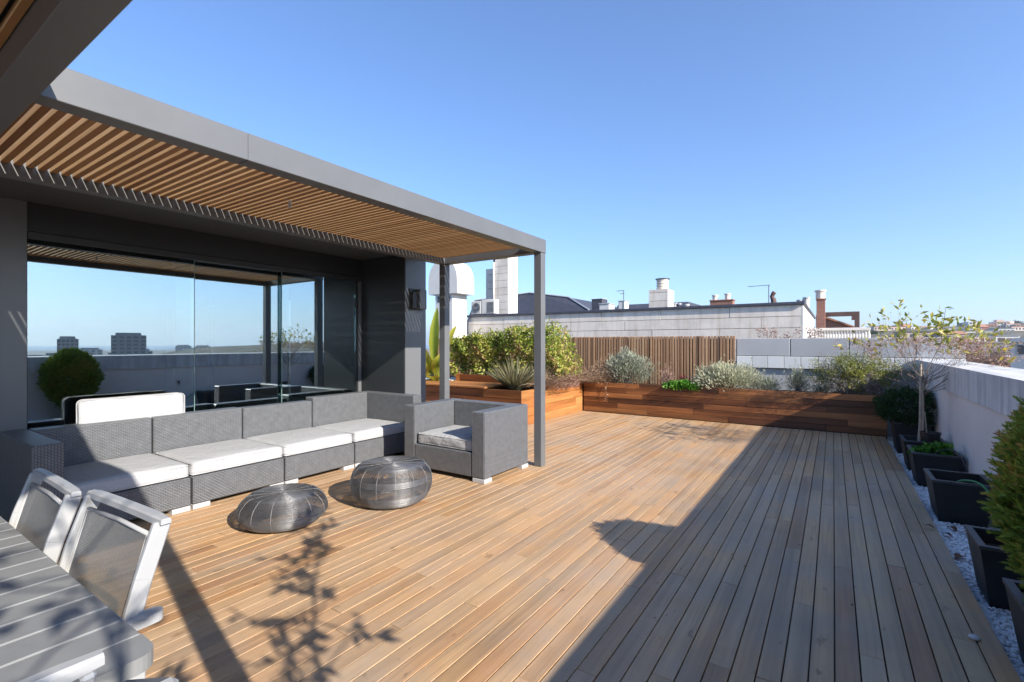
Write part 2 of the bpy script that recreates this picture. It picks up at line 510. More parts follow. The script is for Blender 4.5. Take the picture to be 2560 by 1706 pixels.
# more particular materials
def m_cap():
    m, nt, b, out = nmat('weathered_concrete_coping')
    v = uvvec(nt, (9, .7)); n1 = noise(nt, v, 1.0, 6, .65); n2 = noise(nt, uvvec(nt, (2, 2)), 1.0, 5, .6)
    c = ramp(nt, [(.3, (.42, .41, .40)), (.55, (.64, .625, .60)), (.75, (.74, .725, .70))], n1).outputs[0]
    c = mixc(nt, .6, c, ramp(nt, [(.35, (.68, .68, .68)), (.6, (1, 1, 1))], n2).outputs[0], 'MULTIPLY')
    nt.links.new(c, b.inputs['Base Color']); b.inputs['Roughness'].default_value = .85
    bump(nt, b, noise(nt, uvvec(nt, (60, 60)), 1.0, 4, .6), .002)
    return m
MAT['cap'] = m_cap()
def m_glass():
    m, nt, b, out = nmat('window_glass')
    nt.nodes.remove(b)
    gl = nd(nt, 'ShaderNodeBsdfGlossy'); gl.inputs['Roughness'].default_value = 0.0; gl.inputs['Color'].default_value = (.80, .92, .98, 1)
    tr = nd(nt, 'ShaderNodeBsdfTransparent'); tr.inputs['Color'].default_value = (.60, .70, .69, 1)
    fr = nd(nt, 'ShaderNodeFresnel'); fr.inputs['IOR'].default_value = 1.5
    f = mth(nt, 'ADD', mth(nt, 'MULTIPLY', fr.outputs[0], .9), .38, True)
    mx = nd(nt, 'ShaderNodeMixShader'); nt.links.new(f, mx.inputs[0]); nt.links.new(tr.outputs[0], mx.inputs[1]); nt.links.new(gl.outputs[0], mx.inputs[2])
    nt.links.new(mx.outputs[0], out.inputs['Surface'])
    return m
MAT['glass'] = m_glass()
MAT['glass_edge'] = m_plain('pale_green_glass_edge', (.16, .25, .235), .2, 0, .05, 3)
def m_rndcol(name, stops, rough=.8, nz=.15, scale=4.0):
    m, nt, b, out = nmat(name)
    c = ramp(nt, stops, rnd_attr(nt)).outputs[0]
    n1 = noise(nt, uvvec(nt, (1, 1, 1), None, 'Object'), scale, 5, .6)
    c = mixc(nt, 1.0, c, ramp(nt, [(.3, (1 - nz,) * 3), (.7, (1 + nz,) * 3)], n1).outputs[0], 'MULTIPLY')
    nt.links.new(c, b.inputs['Base Color']); b.inputs['Roughness'].default_value = rough
    return m
MAT['pebble'] = m_rndcol('white_pebble', [(0, (.50, .50, .50)), (.12, (.78, .78, .78)), (1, (.93, .93, .93))], .7, .08, 20)
MAT['clad'] = m_rndcol('pale_cladding', [(0, (.56, .495, .425)), (.5, (.66, .595, .52)), (1, (.72, .66, .59))], .75, .13, 1.6)
_nt = MAT['clad'].node_tree; _b = [q for q in _nt.nodes if q.type == 'BSDF_PRINCIPLED'][0]; _c = _b.inputs['Base Color'].links[0].from_socket
_st = ramp(_nt, [(.36, (.80, .77, .73)), (.52, (1, 1, 1))], noise(_nt, uvvec(_nt, (5.5, .5)), 1.0, 5, .6)).outputs[0]
_nt.links.new(mixc(_nt, .8, _c, _st, 'MULTIPLY'), _b.inputs['Base Color'])
MAT['zinc'] = m_rndcol('grey_zinc_panel', [(0, (.36, .365, .375)), (1, (.46, .465, .475))], .5, .08, 1.0)
MAT['tile_pale'] = m_rndcol('pale_grey_tile', [(0, (.58, .58, .575)), (1, (.68, .685, .68))], .7, .05, 2)
def m_brick(name, c1, c2, mortar, w=.22, h=.06):
    m, nt, b, out = nmat(name)
    br = nd(nt, 'ShaderNodeTexBrick'); br.inputs['Scale'].default_value = 1.0
    br.inputs['Brick Width'].default_value = w; br.inputs['Row Height'].default_value = h; br.inputs['Mortar Size'].default_value = .006
    br.inputs['Color1'].default_value = (*c1, 1); br.inputs['Color2'].default_value = (*c2, 1); br.inputs['Mortar'].default_value = (*mortar, 1)
    nt.links.new(uvvec(nt, (1, 1)), br.inputs['Vector']); nt.links.new(br.outputs['Color'], b.inputs['Base Color'])
    b.inputs['Roughness'].default_value = .85
    return m
MAT['brick'] = m_brick('red_brick', (.30, .115, .07), (.23, .085, .055), (.30, .24, .2))
MAT['brown_steel'] = m_plain('brown_steel', (.10, .055, .045), .6, 0, .15, 3)
MAT['terra'] = m_rndcol('terracotta', [(0, (.36, .15, .09)), (1, (.48, .25, .15))], .85, .2, 2)

# ================================================================== the setting
# distant ground, sea, hills
mb = MB(); mb.lathe([(0.01, 0), (60, 0), (2500, -6)], 64, (0, 0, -20), cap=False)
def m_city_ground():
    m, nt, b, out = nmat('city_ground')
    n1 = noise(nt, uvvec(nt, (1, 1, 1), None, 'Object'), .02, 6, .6)
    c = ramp(nt, [(.3, (.055, .06, .035)), (.5, (.16, .14, .115)), (.7, (.24, .21, .18))], n1).outputs[0]
    nt.links.new(c, b.inputs['Base Color']); b.inputs['Roughness'].default_value = .95
    return m
tag(mb.build('ground', m_city_ground()), kind='structure')
mb = MB(); mb.lathe([(0.5, 0), (3000, 0), (9000, 0)], 96, (0, 0, -30), cap=False)
m, nt, b, out = nmat('sea_water'); b.inputs['Base Color'].default_value = (.03, .07, .10, 1); b.inputs['Roughness'].default_value = .25
bump(nt, b, noise(nt, uvvec(nt, (1, 1, 1), None, 'Object'), .05, 4, .6), 1.0)
tag(mb.build('sea', m), kind='structure')

def hill(name, x0, x1, y0, y1, nx, ny, fn, mat):
    mb = MB(); vs = []; fs = []
    for j in range(ny + 1):
        for i in range(nx + 1):
            x = x0 + (x1 - x0) * i / nx; y = y0 + (y1 - y0) * j / ny
            vs.append((x, y, fn(x, y)))
    for j in range(ny):
        for i in range(nx):
            a = j * (nx + 1) + i; fs.append((a, a + 1, a + nx + 2, a + nx + 1))
    mb.add(vs, fs)
    return tag(mb.build(name, mat, smooth=True), kind='structure')
def sstep(a, b, x):
    t = max(0, min(1, (x - a) / (b - a))); return t * t * (3 - 2 * t)
def hill_z(x, y):
    az = math.degrees(math.atan2(x, y))
    h = sstep(90, 640, y) * (16 + 3.5 * math.sin(x * .013 + 1) + 2.5 * math.sin(y * .021 + x * .006)) + sstep(60, 200, y) * 18
    return -21 + h * (1 - .0 * az)
def m_hill(name, lo, hi, s):
    m, nt, b, out = nmat(name)
    n1 = noise(nt, uvvec(nt, (1, 1, 1), None, 'Object'), s, 6, .65)
    nt.links.new(ramp(nt, [(.35, lo), (.65, hi)], n1).outputs[0], b.inputs['Base Color']); b.inputs['Roughness'].default_value = .95
    return m
hill('hillside', -160, 420, 60, 800, 58, 60, hill_z, m_hill('hillside_ground', (.05, .055, .03), (.17, .14, .105), .06))
hill('hills', -1400, 700, 2200, 3600, 60, 20,
     lambda x, y: -40 + 185 * math.exp(-((x + 780) / 620) ** 2) * math.exp(-((y - 2900) / 500) ** 2) * (1 + .12 * math.sin(x * .02) + .06 * math.sin(x * .051)) + 55 * math.exp(-((y - 2900) / 500) ** 2),
     m_hill('far_hill_ground', (.06, .075, .055), (.12, .125, .095), .015))

# the building this terrace stands on: slab with a recess for the gravel strip
mb = MB()
mb.box(-11, 1.12, -6, 10.3, -20.3, -.12)
tag(mb.build('terrace_slab', MAT['concrete_pale']), kind='structure')

# ------------------------------------------------------------------ wooden deck
deck = empty('deck', (0, 0, 0), kind='structure')
rg = random.Random(3)
PITCH = .0957
mass = MB()
ncol = 71
for c in range(ncol):
    x1 = .672 - c * PITCH; x0 = x1 - PITCH + .006
    y = -2.4 - rg.uniform(0, 2.2)
    while y < 9.43:
        L = rg.choice((1.6, 1.95, 2.2, 2.5, 2.9))
        y2 = min(y + L, 9.43)
        if 9.43 - y2 < .35: y2 = 9.43
        zz = rg.gauss(0, .0007); rn = min(1, max(0, rg.gauss(.52, .22)))
        if y2 > -1.2:
            if x0 > -4.75 and y2 > .3:
                b = MB(); b.box(x0, x1, max(y, -2.5) + .001, y2 - .001, -.022, zz, .0014, rn)
                b.build('deck_board', MAT['deck'], deck)
            else:
                mass.box(x0, x1, max(y, -2.5) + .001, y2 - .001, -.022, zz, .0014, rn)
        y = y2
tag(mass.build('deck_board_mass', MAT['deck'], deck), kind='stuff')
mb = MB(); mb.box(-6.1, .66, -2.5, 9.42, -.118, -.035); mb.build('joist_bed', MAT['black'], deck)

# ------------------------------------------------------------------ white gravel strip
def ico():
    bm = bmesh.new(); bmesh.ops.create_icosphere(bm, subdivisions=1, radius=1.0)
    v = np.array([tuple(q.co) for q in bm.verts]); f = [tuple(q.index for q in p.verts) for p in bm.faces]; bm.free()
    return v, f
IV, IF = ico()
def pebbles(name, K, xr, yr, zf, smin, smax, mat, kind='stuff', parent=None):
    P = np.stack([RNG.uniform(*xr, K), RNG.uniform(*yr, K), np.zeros(K)], 1)
    P[:, 2] = zf(P[:, 0], P[:, 1]) + RNG.uniform(-.006, .008, K)
    s = RNG.uniform(smin, smax, K)
    sc = np.stack([s * RNG.uniform(.8, 1.5, K), s * RNG.uniform(.7, 1.1, K), s * RNG.uniform(.45, .8, K)], 1)
    a = RNG.uniform(0, 6.28, K); ca, sa = np.cos(a), np.sin(a)
    V = IV[None] * sc[:, None, :] * (1 + RNG.normal(0, .09, (K, len(IV), 1)))
    V = np.stack([V[..., 0] * ca[:, None] - V[..., 1] * sa[:, None], V[..., 0] * sa[:, None] + V[..., 1] * ca[:, None], V[..., 2]], -1) + P[:, None, :]
    me = quads_mesh(name, V, len(IV), IF, mat, RNG.uniform(0, 1, K), True)
    o = link(name, me, parent)
    if kind: o['kind'] = kind
    return o
pebbles('gravel', 16000, (.675, 1.13), (1.2, 9.45), lambda x, y: -.075 + 0 * x, .008, .0155, MAT['pebble'])
mb = MB(); mb.box(.674, 1.135, -2.5, 9.44, -.118, -.083); tag(mb.build('gravel_bed', MAT['pebble']), kind='structure')

# ------------------------------------------------------------------ right parapet wall
XP = 1.14
par = empty('parapet_wall', (XP, 4, 0), label='long beige rendered parapet wall with weathered concrete coping beside the pots', cat='wall')
def PB(o, parent):   # keep world coordinates under a moved parent
    o.parent = parent; o.matrix_parent_inverse = Matrix.Translation(-Vector(parent.location)); return o
mb = MB(); mb.box(XP, 1.50, -2.6, 10.3, -3, .885); PB(mb.build('wall', MAT['stucco']), par)
y = -2.6; k = 0
while y < 10.25:
    y2 = min(y + 1.86, 10.28)
    mb = MB(); mb.prism([(XP - .022, .888), (1.53, .888), (1.53, 1.20), (XP - .022, 1.186)], y + .002, y2 - .002, 'y')
    PB(mb.build('coping_stone', MAT['cap'], recalc=True), par)
    y = y2
# small black hose tap on the wall
t = empty('wall_tap', (XP, 5.0, .55), label='small black hose tap fixed to the beige wall above the empty pot', cat='tap')
mb = MB(); mb.tube([(0, 0, 0), (-.04, 0, 0)], .016, 10); mb.tube([(-.035, 0, .012), (-.035, 0, -.05), (-.045, 0, -.075)], .011, 8); mb.build('tap_body', MAT['black'], t)
mb = MB(); mb.box(-.045, -.025, -.03, .03, .016, .026, .003); mb.build('tap_handle', MAT['black'], t)

# ------------------------------------------------------------------ grey end wall behind the far planter
endw = empty('end_wall', (0, 10.3, 0), label='grey metal panelled end wall above a row of pale tiles', cat='wall')
mb = MB(); mb.box(-1.60, 1.75, 10.34, 10.5, -1, .985); mb.box(-1.60, 1.75, 10.36, 10.5, .985, 1.53); PB(mb.build('wall', MAT['zinc']), endw)
for i, (a, b_) in enumerate([(-1.575, -.672), (-.660, .222), (.236, 1.128), (1.14, 1.74)]):
    mb = MB(); mb.box(a, b_, 10.30, 10.355, 1.215, 1.545, .006, rg.uniform(0, 1)); PB(mb.build('metal_panel', MAT['zinc']), endw)
x = -1.575
while x < 1.7:
    mb = MB(); mb.box(x, min(x + .262, 1.74), 10.285, 10.335, .985, 1.205, .004, rg.uniform(0, 1)); PB(mb.build('wall_tile', MAT['tile_pale']), endw)
    x += .27
# ------------------------------------------------------------------ wooden slat fence
fen = empty('slat_fence', (-5.6, 10.3, 0), label='tall brown fence of narrow vertical timber slats behind the planters', cat='fence')
mb = MB(); mb.box(-9.75, -1.63, 10.335, 10.38, .2, .28); mb.box(-9.75, -1.63, 10.335, 10.38, 1.35, 1.43); PB(mb.build('rail', MAT['fence']), fen); mb = MB(); mb.box(-9.75, -1.63, 10.43, 10.46, -1, 1.55); PB(mb.build('backing', MAT['black']), fen)
x = -9.75; k = 0
while x < -1.64:
    w = rg.choice((.042, .042, .048, .036)); pr = rg.choice((0, .004, .008, .002))
    x2 = min(x + w, -1.61)
    mb = MB(); mb.box(x, x2, 10.285 - pr, 10.333, .15, 1.60 + rg.uniform(-.004, .004), .002, min(1, max(0, rg.gauss(.5, .28))))
    PB(mb.build('slat', MAT['fence']), fen)
    x = x2 + rg.choice((.014, .018, .022))

# ------------------------------------------------------------------ planters
def boards_x(name, parent, X0, X1, Yf, Z0, Z1, rows, mat, thick=.03, lens=(1.2, 1.5, 1.9), dark=None):
    h = (Z1 - Z0) / rows
    for r in range(rows):
        x = X0; first = rg.uniform(.5, 1.4)
        while x < X1 - .01:
            x2 = min(X1, x + (first if x == X0 else rg.choice(lens)))
            if X1 - x2 < .25: x2 = X1
            mb = MB(); mb.box(x + .0012, x2 - .0012, Yf - rg.uniform(0, .002), Yf + thick, Z0 + r * h + .003, Z0 + (r + 1) * h - .001, .003, rg.uniform(0, 1))
            PB(mb.build(name, mat), parent)
            x = x2
def boards_y(name, parent, Y0, Y1, Xf, Z0, Z1, rows, mat, thick=.03, lens=(1.2, 1.5, 1.9)):
    h = (Z1 - Z0) / rows
    for r in range(rows):
        y = Y0; first = rg.uniform(.5, 1.4)
        while y < Y1 - .01:
            y2 = min(Y1, y + (first if y == Y0 else rg.choice(lens)))
            if Y1 - y2 < .25: y2 = Y1
            mb = MB(); mb.box(Xf - thick, Xf + rg.uniform(0, .002), y + .0012, y2 - .0012, Z0 + r * h + .003, Z0 + (r + 1) * h - .001, .003, rg.uniform(0, 1))
            PB(mb.build(name, mat), parent)
            y = y2
farp = empty('long_planter', (-1.9, 9.47, 0), label='long red-brown timber planter across the far end of the deck', cat='planter')
boards_x('board', farp, -4.48, .70, 9.47, .0, .63, 6, MAT['planter'])
mb = MB(); mb.box(-4.48, .70, 9.502, 10.26, -.1, .58); PB(mb.build('soil', MAT['soil']), farp)
mb = MB(); mb.box(.672, .70, 9.502, 10.26, -.1, .63); PB(mb.build('end_panel', MAT['planter']), farp)

lp = empty('corner_planter', (-5.9, 7.6, 0), label='orange timber planter with bench top at the left corner of the deck', cat='planter')
boards_y('board', lp, 7.03, 9.465, -4.505, .0, .62, 4, MAT['planter_light'])
boards_x('board', lp, -8.6, -4.507, 7.03, .0, .62, 4, MAT['planter'])
mb = MB(); mb.box(-5.35, -4.54, 7.062, 9.46, -.1, .575); PB(mb.build('soil', MAT['soil']), lp)
mb = MB(); mb.box(-8.55, -5.35, 7.062, 7.90, -.1, .55); PB(mb.build('core', MAT['planter']), lp)
for i in range(5):                       # bench top boards
    mb = MB(); y0 = 7.02 + i * .172; mb.box(-8.6, -5.30, y0, y0 + .167, .622, .655, .004, rg.uniform(.3, 1)); PB(mb.build('bench_board', MAT['planter_light']), lp)
hp = empty('raised_planter', (-6, 8, 0), label='raised timber planter holding the hedge behind the bench top', cat='planter')
boards_x('board', hp, -6.62, -4.62, 7.89, .50, .80, 2, MAT['planter'])
boards_y('board', hp, 7.925, 10.2, -4.62, .50, .80, 2, MAT['planter_light'])
mb = MB(); mb.box(-6.60, -4.66, 7.925, 10.2, .3, .76); PB(mb.build('soil', MAT['soil']), hp)
mb = MB(); mb.box(-6.74, -6.622, 7.89, 8.0, .3, .80); PB(mb.build('corner_post', MAT['planter_light']), hp)
mb = MB(); mb.box(-9.6, -6.75, 7.92, 10.2, -.1, .60); tag(PB(mb.build('soil_bed', MAT['soil']), lp), kind='stuff')

# ------------------------------------------------------------------ house with the big window
XW = -5.81
house = empty('house', (XW, 3, 0), label='charcoal house front with a wide glazed opening and projecting column', cat='building')
def H_(mb, name, mat, par_=house, **k): return PB(mb.build(name, mat, **k), house)
mb = MB(); mb.box(-6.05, XW + .02, -3, 1.115, -.1, 2.678); H_(mb, 'wall_panel', MAT['panel'])
mb = MB(); mb.box(-6.05, XW, 1.117, 4.66, 2.43, 2.678); H_(mb, 'header', MAT['panel_dark'])
mb = MB(); mb.box(-5.95, XW + .012, 1.117, 4.655, 2.36, 2.428, .006); H_(mb, 'header_rail', MAT['panel_dark'])
mb = MB(); mb.box(-12, -4.40, -3, 5.09, 2.6815, 2.92); H_(mb, 'roof', MAT['soffit'])
mb = MB(); mb.box(-6.4, -4.9, 4.66, 5.075, -.1, 2.676, .004); H_(mb, 'column', MAT['panel_dark'])
mb = MB(); mb.box(-4.899, -4.888, 4.668, 5.068, -.05, 2.672, .003); H_(mb, 'column_panel', MAT['panel'])
mb = MB(); mb.box(-11.2, -10.9, -3, 5.12, -.1, -.05); mb.box(-11.2, -10.9, -3, 5.12, 2.2, 2.678); mb.box(-11.2, -10.9, -3, 4.49, -.05, 2.2); mb.box(-11.2, -10.9, 4.56, 4.78, -.05, 2.2); mb.box(-11.2, -10.9, 4.85, 5.12, -.05, 2.2); mb.box(-10.9, -6.05, -3.2, -3.0, -.1, 2.678); H_(mb, 'rear_wall', MAT['soffit'])
mb = MB(); mb.box(-10.9, -8.33, 4.9, 5.07, -.1, 2.678); mb.box(-8.02, -6.4, 4.9, 5.07, -.1, 2.678); mb.box(-8.33, -8.02, 4.9, 5.07, 2.25, 2.678); H_(mb, 'side_wall', MAT['panel_dark'])
mb = MB(); mb.box(-10.9, -5.86, -3, 4.9, -.1, .0); H_(mb, 'indoor_floor', m_plain('dark_indoor_floor', (.07, .06, .05), .35, 0, .2, 2))
win = empty('window', (0, 0, 0)); PB(win, house)
def W_(mb, name, mat):
    o = mb.build(name, mat); o.parent = win; return o
for (ya, yb, dx) in ((1.121, 2.43, 0), (2.27, 3.55, -.045), (3.43, 4.56, 0)):
    mb = MB(); mb.box(XW - .005 + dx, XW + .005 + dx, ya, yb, .03, 2.36); W_(mb, 'glass', MAT['glass'])
    for ye in (ya, yb):
        if 1.2 < ye < 4.5:
            mb = MB(); mb.box(XW - .006 + dx, XW + .006 + dx, ye - .003, ye + .003, .03, 2.36); W_(mb, 'glass_edge', MAT['glass_edge'])
mb = MB(); mb.box(XW - .03, XW + .02, 4.60, 4.655, .02, 2.36, .003); mb.box(XW - .05, XW + .02, 1.117, 4.655, .0, .028, .003); W_(mb, 'frame', MAT['panel'])
mb = MB(); mb.box(XW - .05, XW + .03, 4.566, 4.585, .02, 2.3, .002); W_(mb, 'track', MAT['black'])
# indoor pieces seen dimly through the glass
o = MB(); o.box(-6.75, -6.5, 2.50, 2.72, .0, 2.66, .01); tag(o.build('indoor_pillar', MAT['white_paint']), 'white square pillar standing indoors behind the glass', 'pillar')
tb = empty('coffee_table', (-7.3, 3.4, 0), label='low dark coffee table with white edges seen through the window', cat='table')
for (dx, dy) in ((-.4, -.7), (.4, -.7), (-.4, .7), (.4, .7)):
    mb = MB(); mb.box(dx - .05, dx + .05, dy - .05, dy + .05, 0, .36, .004); mb.build('leg', MAT['white_paint'], tb)
mb = MB(); mb.box(-.5, .5, -.85, .85, .36, .41, .006); mb.build('table_top', MAT['white_paint'], tb)
sb = empty('sideboard', (-8.2, 4.5, 0), label='white low sideboard indoors against the right side wall', cat='sideboard')
mb = MB(); mb.box(-1.2, .9, -.2, .2, .08, .55, .006); mb.build('carcass', MAT['white_paint'], sb)
for i in range(3):
    mb = MB(); mb.box(-1.15 + i * .69, -1.15 + i * .69 + .66, -.222, -.203, .1, .53, .004); mb.build('door', MAT['white_paint'], sb)
ind = empty('indoor_door', (-10.87, 4.665, 0), label='pale indoor door with bright slits of daylight either side', cat='door')
mb = MB(); mb.box(0, .04, -.42, -.19, 0, 2.25, .004); mb.box(0, .04, .195, .23, 0, 2.25, .004); mb.box(0, .04, -.19, .195, 2.201, 2.25, .004); mb.box(0, .04, -.19, .195, 1.45, 1.55, .004); mb.build('door_frame', MAT['white_paint'], ind)
mb = MB(); mb.box(.005, .03, -.10, .11, 0, 1.448); mb.box(.005, .03, -.10, .11, 1.552, 2.2); mb.build('door_panel', MAT['white_paint'], ind)
# wall lamp on the column
wl = empty('wall_lamp', (-4.886, 4.84, 2.06), label='square dark wall light on the column beside the planter', cat='lamp')
mb = MB(); mb.box(0, .012, -.11, .14, -.14, .155, .003); mb.build('back_plate', MAT['black'], wl)
mb = MB(); mb.box(.012, .11, -.005, .13, -.13, .145, .006); mb.build('lamp_box', MAT['steel_dark'], wl)
mb = MB(); mb.box(.012, .075, -.10, -.012, -.12, .10, .004); mb.build('lamp_shade', MAT['black'], wl)

# ------------------------------------------------------------------ pergola along the house
def edge_faces(o):            # paler wood on the long slat edges paints in the sun striking them
    o.data.materials.append(MAT['slat_sunlit_edge'])
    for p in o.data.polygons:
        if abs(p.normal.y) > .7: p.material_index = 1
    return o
perg = empty('pergola', (-3.6, 2.7, 0), label='grey steel pergola with timber slats in front of the house', cat='pergola')
def G_(mb, name, mat): return PB(mb.build(name, mat), perg)
X0, X1 = -2.96, -2.84       # outer beam
BZ0, BZ1 = 2.52, 2.68
YE = 4.97
mb = MB(); mb.box(X0, X1, .58, 1.47, BZ0, BZ1, .003); G_(mb, 'outer_beam', MAT['steel'])
mb = MB(); mb.box(X0, X1, 1.474, YE, BZ0, BZ1, .003); G_(mb, 'outer_beam', MAT['steel'])
mb = MB(); mb.box(X0 + .004, X1 - .004, .5, YE - .01, BZ0 + .004, BZ1 - .004); G_(mb, 'beam_core', MAT['steel'])
mb = MB(); mb.box(-4.45, -4.34, .58, YE, BZ0, BZ1, .003); G_(mb, 'inner_beam', MAT['steel'])
mb = MB(); mb.box(-4.338, X0 - .002, YE - .11, YE, BZ0, BZ1, .003); G_(mb, 'end_beam', MAT['steel'])
mb = MB(); mb.box(-2.945, -2.845, YE - .105, YE - .005, 0, BZ0 - .001, .004); G_(mb, 'post', MAT['steel'])
mb = MB(); mb.box(-4.445, -4.345, YE - .105, YE - .005, 0, BZ0 - .001, .004); G_(mb, 'post', MAT['steel'])
y = .60
while y < YE - .16:
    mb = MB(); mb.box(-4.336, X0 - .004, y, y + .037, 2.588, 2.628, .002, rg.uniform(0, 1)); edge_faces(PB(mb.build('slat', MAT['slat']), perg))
    y += .0572
hk = MB(); hk.box(-3.62, -3.585, 2.19, 2.20, 2.53, 2.59, .003)
tag(hk.build('hanging_tag', MAT['white_paint']), 'small white tag hanging from the pergola slats', 'tag')

# near canopy above the camera
can = empty('near_canopy', (-1.3, -.9, 0), label='near grey steel canopy with timber slats overhead at the left corner', cat='pergola')
def C_(mb, name, mat): return PB(mb.build(name, mat), can)
mb = MB(); mb.box(-4.45, .27, .455, .577, 2.50, 2.68, .003); C_(mb, 'front_beam', MAT['steel'])
mb = MB(); mb.box(.16, .27, .457, .567, 0, 2.498, .004); C_(mb, 'post', MAT['steel'])
mb = MB(); mb.box(.16, .27, -2.6, .453, 2.50, 2.68, .003); C_(mb, 'side_beam', MAT['steel'])
mb = MB(); mb.box(-5.8, -4.46, -2.6, .45, 2.50, 2.679, .003); C_(mb, 'rear_beam', MAT['steel'])
y = -2.55
while y < .44:
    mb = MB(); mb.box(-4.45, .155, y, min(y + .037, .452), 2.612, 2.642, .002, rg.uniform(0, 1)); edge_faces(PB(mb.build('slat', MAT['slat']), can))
    y += .0572
mb = MB(); mb.box(-4.44, .262, -2.59, .57, 2.672, 2.705, .003); C_(mb, 'cover_sheet', MAT['steel_dark'])
# ================================================================== furniture
def hcush(name, label, w, d, h, x, y, z, mat, seed, rz=0.0, rx=None, puff=.020, wob=.0032, r=.035):
    me = rounded(w, d, h, r, 14, puff, wob, seed)
    finish_mesh(me, mat, True)
    o = link(name, me, None, (x, y, z)); o.rotation_euler = rx if rx else (0, 0, rz)
    rg2 = random.Random(seed); mb = MB()
    for zz in (.014, h - .012):
        ring = []; rr = r * .9
        for (cx, cy, a0) in ((w / 2 - rr, d / 2 - rr, 0), (-w / 2 + rr, d / 2 - rr, 90), (-w / 2 + rr, -d / 2 + rr, 180), (w / 2 - rr, -d / 2 + rr, 270)):
            for k in range(0, 91, 18): ring.append((cx + (rr - .006) * math.cos(R(a0 + k)), cy + (rr - .006) * math.sin(R(a0 + k)), zz + rg2.uniform(-.0015, .0015)))
        mb.tube(ring, .0055, 5, closed=True)
    mb.build('piping', mat, o, smooth=True)
    return tag(o, label, 'cushion')

SF, SB = -4.63, -5.62          # sofa front and rear
SOFA_GROUP = 'wicker sofa modules in a row along the house'
def foot(t, x, y, w=.13, d=.10):
    mb = MB(); mb.box(x - d / 2, x + d / 2, y - w / 2, y + w / 2, 0, .042, .003); mb.build('foot', MAT['foot'], t)
def sofa(y0, y1, label, left_arm=False, right_arm=False, hb=.735):
    cy = (y0 + y1) / 2
    t = empty('sofa_module', ((SF + SB) / 2, cy, 0), label=label, cat='sofa', group=SOFA_GROUP)
    ox = (SF + SB) / 2
    A0 = y0 + (.17 if left_arm else 0); A1 = y1 - (.15 if right_arm else 0)
    mb = MB(); mb.box(SB + .17 - ox, SF - ox, A0 + .004 - cy, A1 - .004 - cy, .045, .285, .008); mb.build('seat_base', MAT['wick_h'], t)
    mb = MB(); mb.box(SB - ox, SB + .168 - ox, A0 + .002 - cy, A1 - .002 - cy, .045, hb, .010); mb.build('backrest', MAT['wick_h'], t)
    if left_arm:
        mb = MB(); mb.box(SB - ox, SF - ox + .01, y0 - cy, y0 + .168 - cy, .045, hb, .010); mb.build('armrest', MAT['wick_v'], t)
    if right_arm:
        mb = MB(); mb.box(SB - ox, SF + .08 - ox, y1 - .148 - cy, y1 - cy, .045, hb, .010); mb.build('armrest', MAT['wick_v'], t)
    for yy in (y0 + .075, y1 - .075):
        foot(t, SF - .055 - ox, yy - cy, .14); foot(t, SB + .07 - ox, yy - cy, .14)
    return t
sofa(.915, 1.915, 'grey wicker sofa end module with a left arm, half in shade', True)
sofa(1.925, 2.765, 'grey wicker sofa module second from the shaded end, white cushion leaning behind it')
sofa(2.775, 3.625, 'grey wicker sofa module third along, between the armless one and the corner module', hb=.725)
sofa(3.635, 4.64, 'grey wicker sofa corner module beside the house column', False, True, .765)
for (a, b_, lab, s) in ((1.09, 1.912, 'white seat cushion crossed by the shadow edge on the end module', 1), (1.922, 2.768, 'white seat cushion on the second module from the shaded end', 2),
                        (2.778, 3.622, 'white seat cushion on the third sofa module behind the small wire stool', 3), (3.64, 4.485, 'white seat cushion in the sofa corner next to the column', 4)):
    hcush('seat_cushion', lab, .80, b_ - a - .006, .115, SB + .17 + .405, (a + b_) / 2, .286, MAT['cushion'], s)
# loose cushion standing on edge behind the sofa, against the glass
hcush('back_cushion', 'white cushion standing on edge between the sofa and the window', .84, .42, .11, -5.655, 1.82, .735, MAT['cushion'], 9, rx=(R(90), 0, R(90)), puff=.02, wob=.003, r=.05)

# armchair
ac = empty('armchair', (-3.575, 4.375, 0), label='grey wicker armchair with pale grey cushion beside the pergola post', cat='armchair')
def A_(mb, name, mat): return PB(mb.build(name, mat), ac)
AX0, AX1, AY0, AY1 = -4.16, -2.985, 3.95, 4.80
mb = MB(); mb.box(AX0, AX0 + .17, AY0, AY1, .045, .735, .010); A_(mb, 'armrest', MAT['wick_v'])
mb = MB(); mb.box(AX1 - .17, AX1, AY0, AY1, .045, .735, .010); A_(mb, 'armrest', MAT['wick_v'])
mb = MB(); mb.box(AX0 + .172, AX1 - .172, AY1 - .16, AY1 - .002, .045, .733, .010); A_(mb, 'backrest', MAT['wick_v'])
mb = MB(); mb.box(AX0 + .172, AX1 - .172, AY0 + .004, AY1 - .162, .045, .30, .008); A_(mb, 'seat_base', MAT['wick_v'])
for k in range(3):
    mb = MB(); z = .10 + k * .055; mb.box(AX1 - .004, AX1 + .004, AY0 + .012, AY1 - .012, z, z + .016, .003); A_(mb, 'woven_band', MAT['wick_h'])
for (x, y) in ((AX0 + .085, AY0 + .06), (AX1 - .075, AY0 + .06), (AX0 + .085, AY1 - .07), (AX1 - .075, AY1 - .07)):
    mb = MB(); mb.box(x - .08, x + .08, y - .065, y + .065, 0, .042, .003); A_(mb, 'foot', MAT['foot'])
hcush('seat_cushion', 'pale grey seat cushion of the armchair, partly in the shadow of its arm', .81, .66, .125, -3.572, 4.305, .301, MAT['cushion_grey'], 12, r=.04)

